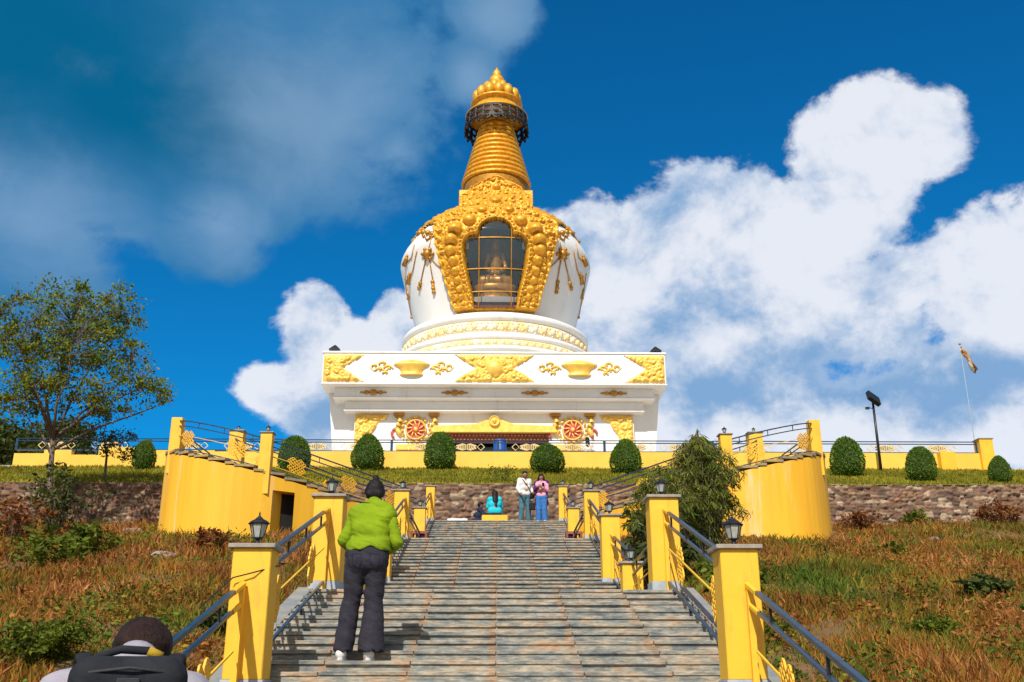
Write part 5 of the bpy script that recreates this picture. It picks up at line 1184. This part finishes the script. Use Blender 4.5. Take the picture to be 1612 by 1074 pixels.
# local: z 0 at pack bottom, top 0.5; back side +y
def rbox(c, hx, hy, hz, r):
    def f(Q):
        q = np.abs(Q-np.array(c))-(np.array((hx, hy, hz))-r); return np.linalg.norm(np.maximum(q, 0), axis=-1)+np.minimum(q.max(-1), 0)-r
    return f
def solid(name, f, lo, hi, h, m, par): V, F = nets(f, lo, hi, h); return npmesh(name, V, F, m, par, True)
f1 = rbox((0, -.06, .25), .160, .105, .25, .062); solid('main_body', lambda Q: f1(Q+np.stack([0*Q[..., 0], -.05*np.clip(Q[..., 2]-.3, 0, 1), 0*Q[..., 0]], -1))+.006*(fbm(Q[..., 0], Q[..., 1], Q[..., 2], 9, 3)-.5), (-.2, -.2, -.03), (.2, .1, .54), .009, 'pack', bp)
f2 = rbox((0, -.155, .20), .135, .05, .18, .048); solid('front_pocket', lambda Q: f2(Q)+.005*(fbm(Q[..., 0], Q[..., 1], Q[..., 2], 11, 3)-.5), (-.16, -.23, -.01), (.16, -.08, .41), .008, 'pack', bp)
b = MB(); b.tube([(.118*math.cos(a)*(1.0), -.150-.03*abs(math.sin(a)), .20+.165*math.sin(a)) for a in np.linspace(-.2, math.pi+.2, 20)], .006, 5); b.build('pocket_zip', 'packtrim', bp, True)
b = MB(); b.tube([(.145*math.cos(a), -.125-.02*math.sin(a), .33+.135*math.sin(a)) for a in np.linspace(-.1, math.pi+.1, 22)], .006, 5); b.build('main_zip', 'packtrim', bp, True)
for zz_, w_ in ((.455, .13), (.40, .142)):
    b = MB(); b.tube([(-w_, -.105, zz_-.03), (-w_*.8, -.150, zz_), (0, -.168, zz_+.012), (w_*.8, -.150, zz_), (w_, -.105, zz_-.03)], .0045, 5); b.build('seam', 'packtrim', bp, True)
b = MB(); b.box(-.03, .03, -.182, -.160, .425, .440, .003); b.build('badge', 'packtrim', bp)
b = MB(); b.tube([(-.13, -.19, .25), (-.06, -.207, .262), (.06, -.207, .262), (.13, -.19, .25)], .007, 5); b.build('pocket_flap', 'packtrim', bp, True)
b = MB(); b.tube([(-.105, .0, .46), (-.09, -.01, .500), (-.03, -.012, .520), (.05, -.012, .516), (.10, -.01, .49), (.115, 0, .46)], [.009, .011, .013, .013, .011, .009], 8); b.build('top_handle', 'pack', bp, True)
b = MB(); b.tube([(.045, -.014, .517), (.085, -.012, .500)], .0142, 8); b.build('ochre_tag', 'ochre', bp, True)
for s in (-1, 1):
    b = MB(); b.tube([(s*.10, .02, .44), (s*.12, .08, .472), (s*.135, .18, .505), (s*.145, .27, .46), (s*.15, .30, .30), (s*.16, .22, .12), (s*.15, .05, .06)], [.022, .026, .028, .028, .026, .02, .015], 8, flat=.4); b.build('shoulder_strap', 'pack', bp, True)
# --- the small group on the top platform
def stand(wd=.1, arms=None, face=(0, .95, -.25), up=(0, .25, .95), hx=0):
    J = dict(hipl=(-.085, 0, .88), hipr=(.085, 0, .88), kneel=(-wd, .03, .49), kneer=(wd, .03, .49), ankl=(-wd*1.15, -.01, .09), ankr=(wd*1.15, -.01, .09), shl=(-.17, .0, 1.38), shr=(.17, .0, 1.38), ell=(-.24, .0, 1.12), elr=(.24, .0, 1.12), wrl=(-.25, .1, .90), wrr=(.25, .1, .90), head=(hx, .04, 1.56), face=face, up=up)
    if arms: J.update(arms)
    return J
def legs(J, t, m, r0=.115, r1=.085, r2=.085, h=.014, top=1.0):
    organic('trousers', [(J['hipl'], J['hipr'], .125, .125), (J['hipl'], J['kneel'], r0, r1), (J['kneel'], J['ankl'], r1, r2), (J['hipr'], J['kneer'], r0, r1), (J['kneer'], J['ankr'], r1, r2)], m, t, h, .02, clip=lambda Q: np.maximum(Q[..., 2]-top, .05-Q[..., 2]), fold=.006)
def shirt(J, t, m, bot=.88, h=.014, w=.145, nm='shirt', sleeves=True, r=.07):
    a, c = V3(*J['shl']), V3(*J['shr']); S = [((-.05, 0, .95), (.05, 0, .95), w, w), ((-.06, 0, 1.15), (.06, 0, 1.15), w, w), (tuple(a+V3(.05, 0, -.09)), tuple(c+V3(-.05, 0, -.09)), .12, .12), (tuple(a), tuple(c), .08, .08), ((0, 0, 1.40), (0, .02, 1.47), .08, .06)]
    if sleeves:
        for q in 'lr': S += [(J['sh'+q], J['el'+q], r+.008, r-.008), (J['el'+q], tuple(V3(*J['wr'+q])*.85+V3(*J['el'+q])*.15), r-.01, r-.025)]
    return organic(nm, S, m, t, h, .03, clip=lambda Q: bot-Q[..., 2], fold=.008, fs=7)
G3 = 'visitors on the top platform'
pz_ = 4.8
x = W(826, 828, 31.75).x
J = stand(.12, dict(wrr=(.22, .18, .93), wrl=(-.2, .2, .98), ell=(-.25, -.03, 1.13)), face=(.25, .85, -.45), up=(0, .4, .9), hx=.01)
t, P = person('bearded man in white shirt and blue-grey jeans looking down, at the head of the stairs', (x, 31.75, pz_), R(205), J, .013, 1.0, G3)
legs(J, t, 'tealjeans'); shirt(J, t, 'shirtwhite', .90); hair_cap(t, P, 'hair', [], .012); shoes(t, J, 'navy')
organic('beard', [(P(-.04, .05, -.06), P(.04, .05, -.06), .03, .03), (P(0, .07, -.085), P(0, .06, -.10), .028, .02)], 'hair', t, .01, .02)
sbag = thing('shoulder_bag', 'small dark sling bag worn by the man in the white shirt', 'bag', (x, 31.75, pz_), R(205))
b = MB(); b.tube([(.12, -.13, 1.40), (.15, .0, 1.46), (.1, .14, 1.36), (-.05, .165, 1.15), (-.2, .12, .97), (-.22, .0, .93), (-.1, -.17, 1.1), (.12, -.13, 1.40)], .016, 6, flat=.5); b.build('strap', 'pack', sbag, True)
solid('pouch', rbox((-.25, .03, .90), .05, .12, .09, .03), (-.33, -.12, .78), (-.17, .18, 1.02), .014, 'pack', sbag)
x = W(853, 830, 31.6).x
J = stand(.10, dict(ell=(-.2, .06, 1.12), elr=(.22, .04, 1.12), wrl=(-.04, .24, 1.2), wrr=(.06, .26, 1.2)), face=(-.2, .8, -.5), up=(0, .45, .9))
t, P = person('woman with long hair in purple coat, pink top and blue jeans looking at her phone', (x, 31.6, pz_), R(170), J, .013, .93, G3)
legs(J, t, 'bluejeans', .12, .095, .105); shirt(J, t, 'pink', .90, sleeves=False, w=.135)
cp = lambda Q: np.maximum(.62-Q[..., 2], Q[..., 1]-.055-.2*np.clip(np.abs(Q[..., 0])-.06, 0, 1))
organic('coat', [((-.07, -.03, .70), (.07, -.03, .70), .17, .17), ((-.06, -.02, 1.0), (.06, -.02, 1.0), .155, .155), ((-.12, -.01, 1.29), (.12, -.01, 1.29), .125, .125), (J['shl'], J['shr'], .088, .088)], 'purple', t, .014, .03, clip=cp, fold=.01)
for q in 'lr': organic('sleeve', [(J['sh'+q], J['el'+q], .078, .066), (J['el'+q], tuple(V3(*J['wr'+q])*.8+V3(*J['el'+q])*.2), .062, .048)], 'purple' if q == 'r' else 'pink', t, .013, .02, fold=.006)
hair_cap(t, P, 'hair', [(P(-.08, -.02, 0), P(-.10, .0, -.26), .035, .05), (P(.08, -.02, 0), P(.10, .0, -.26), .035, .05), (P(0, -.08, 0), P(0, -.10, -.3), .07, .08)], .013); shoes(t, J, 'shoe')
ph = MB(); ph.box(-.038, .038, -.006, .006, -.075, .075, .003); o = ph.build('phone', 'black', None); o.location = V3(x, 31.6, pz_+1.17)+V3(.045, -.27, 0); o.rotation_euler = (R(-40), 0, R(170)); tag(o, 'small dark phone held by the woman in the purple coat', 'phone')
hb = thing('handbag', 'black handbag hanging between the two standing visitors', 'handbag', (x-.30, 31.62, pz_+.40))
solid('bag_body', rbox((0, 0, .13), .10, .05, .12, .04), (-.2, -.1, -.03), (.2, .1, .32), .014, 'pack', hb)
b = MB(); b.tube([(-.09, 0, .27), (-.04, 0, .52), (.12, 0, .70), (.13, .02, .55), (.09, 0, .27)], .012, 6); b.build('handle', 'pack', hb, True)
# seated woman in cyan
x = W(779, 822, 32.3).x
bn = MB(); bn.box(-.42, .42, -.22, .22, 0, .34, .02); o = bn.build('seat_block', 'yellow', None, False, (x, 32.35, pz_)); tag(o, 'low yellow block on which the woman in cyan sits', 'block')
def sit(sh=.80, hx=.0, face=(0, 1, -.1)):
    return dict(hipl=(-.09, 0, .42), hipr=(.09, 0, .42), kneel=(-.12, .38, .45), kneer=(.12, .38, .45), ankl=(-.12, .42, .09), ankr=(.13, .42, .09), shl=(-.16, .04, .90), shr=(.16, .04, .90), ell=(-.22, .1, .66), elr=(.22, .1, .66), wrl=(-.1, .3, .58), wrr=(.1, .3, .58), head=(hx, .08, 1.09), face=face, up=(0, .1, 1))
J = sit()
t, P = person('woman with very long dark hair and cyan top sitting with her back to the stairs', (x, 32.3, pz_-.0), R(8), J, .013, .97, G3)
organic('trousers', [(J['hipl'], J['hipr'], .13, .13), (J['hipl'], J['kneel'], .10, .08), (J['kneel'], J['ankl'], .075, .06), (J['hipr'], J['kneer'], .10, .08), (J['kneer'], J['ankr'], .075, .06), ((-.08, -.04, .38), (.08, -.04, .38), .12, .12)], 'navy', t, .014, .02)
organic('top', [((-.09, 0, .50), (.09, 0, .50), .16, .16), ((-.08, .02, .72), (.08, .02, .72), .145, .145), (J['shl'], J['shr'], .09, .09), (J['shl'], J['ell'], .08, .07), (J['ell'], (-.13, .26, .6), .07, .05), (J['shr'], J['elr'], .08, .07), (J['elr'], (.13, .26, .6), .07, .05)], 'cyan', t, .013, .03, clip=lambda Q: .42-Q[..., 2], fold=.01)
hair_cap(t, P, 'hair', [(P(0, -.07, 0), P(.02, -.14, -.45), .075, .055), (P(-.05, -.05, .02), P(-.03, -.13, -.3), .05, .06), (P(.05, -.05, .02), P(.06, -.12, -.34), .05, .05)], .012)
shoes(t, J, 'shoe')
# seated person in navy
x = W(749, 826, 32.5).x
J = dict(hipl=(-.09, 0, .12), hipr=(.09, 0, .12), kneel=(-.16, .30, .42), kneer=(.16, .30, .42), ankl=(-.12, .46, .09), ankr=(.12, .46, .09), shl=(-.16, .10, .60), shr=(.16, .10, .60), ell=(-.26, .22, .42), elr=(.26, .22, .42), wrl=(-.1, .40, .40), wrr=(.1, .40, .40), head=(.0, .16, .76), face=(0, .9, -.4), up=(0, .4, .9), toe=(0, .13, -.045))
t, P = person('person in a navy jacket sitting low on the platform beside the seated woman', (x, 32.6, pz_), R(-75), J, .013, .95, G3)
organic('trousers', [(J['hipl'], J['hipr'], .125, .125), (J['hipl'], J['kneel'], .10, .08), (J['kneel'], J['ankl'], .075, .06), (J['hipr'], J['kneer'], .10, .08), (J['kneer'], J['ankr'], .075, .06)], 'navy', t, .014, .02, clip=lambda Q: .01-Q[..., 2])
organic('jacket', [((-.08, 0, .17), (.08, 0, .17), .16, .16), ((-.07, .06, .40), (.07, .06, .40), .15, .15), (J['shl'], J['shr'], .09, .09), (J['shl'], J['ell'], .08, .07), (J['ell'], (-.14, .36, .4), .07, .05), (J['shr'], J['elr'], .08, .07), (J['elr'], (.14, .36, .4), .07, .05)], 'navy', t, .013, .03, clip=lambda Q: .03-Q[..., 2], fold=.01)
hair_cap(t, P, 'hair', [], .012); shoes(t, J, 'shoe')
# person on the terrace
J = stand(.09, dict(wrl=(-.2, .22, 1.05), wrr=(.2, .22, 1.05)), face=(0, 1, -.15))
x = W(925, 705, 42.0).x
t, P = person('person with dark hair and white top standing behind the parapet, below the right wheel medallion', (x, 42.0, 8.4), 0, J, .014, 1.0)
legs(J, t, 'navy'); shirt(J, t, 'shirtwhite', .85); hair_cap(t, P, 'hair', [(P(0, -.06, 0), P(0, -.09, -.26), .09, .09)], .013); shoes(t, J, 'navy')
x = W(787, 700, 41.2).x
t = thing('drum', 'tall blue plastic drum behind the parapet in front of the stupa door', 'drum', (x, 41.2, 8.4))
M['bluep'] = mat('blue_plastic', (.008, .09, .38), .4, c2=(.01, .07, .30), scale=6)
b = MB(); b.lathe([(.24, 0), (.27, .03), (.27, .38), (.29, .42), (.27, .46), (.27, .84), (.29, .88), (.27, .92), (.27, 1.26), (.25, 1.3)], 28); b.build('barrel', 'bluep', t, True)
b = MB(); b.lathe([(.285, 1.27), (.285, 1.33), (.25, 1.35), (.02, 1.34)], 28); b.build('lid', 'bluep', t, True)
b = MB(); x = W(720, 822, 32.4).x; b.box(-.33, .33, -.15, .15, 0, .26, .02); tag(b.build('white_block', 'white', None, False, (x, 32.5, pz_)), 'low white block left of the seated visitors', 'block')
b = MB(); x = W(835, 828, 32.6).x; b.box(-.95, .95, -.12, .12, 0, .17, .02); tag(b.build('white_kerb', 'white', None, False, (x, 32.6, pz_)), 'low white ledge behind the feet of the standing visitors', 'ledge')
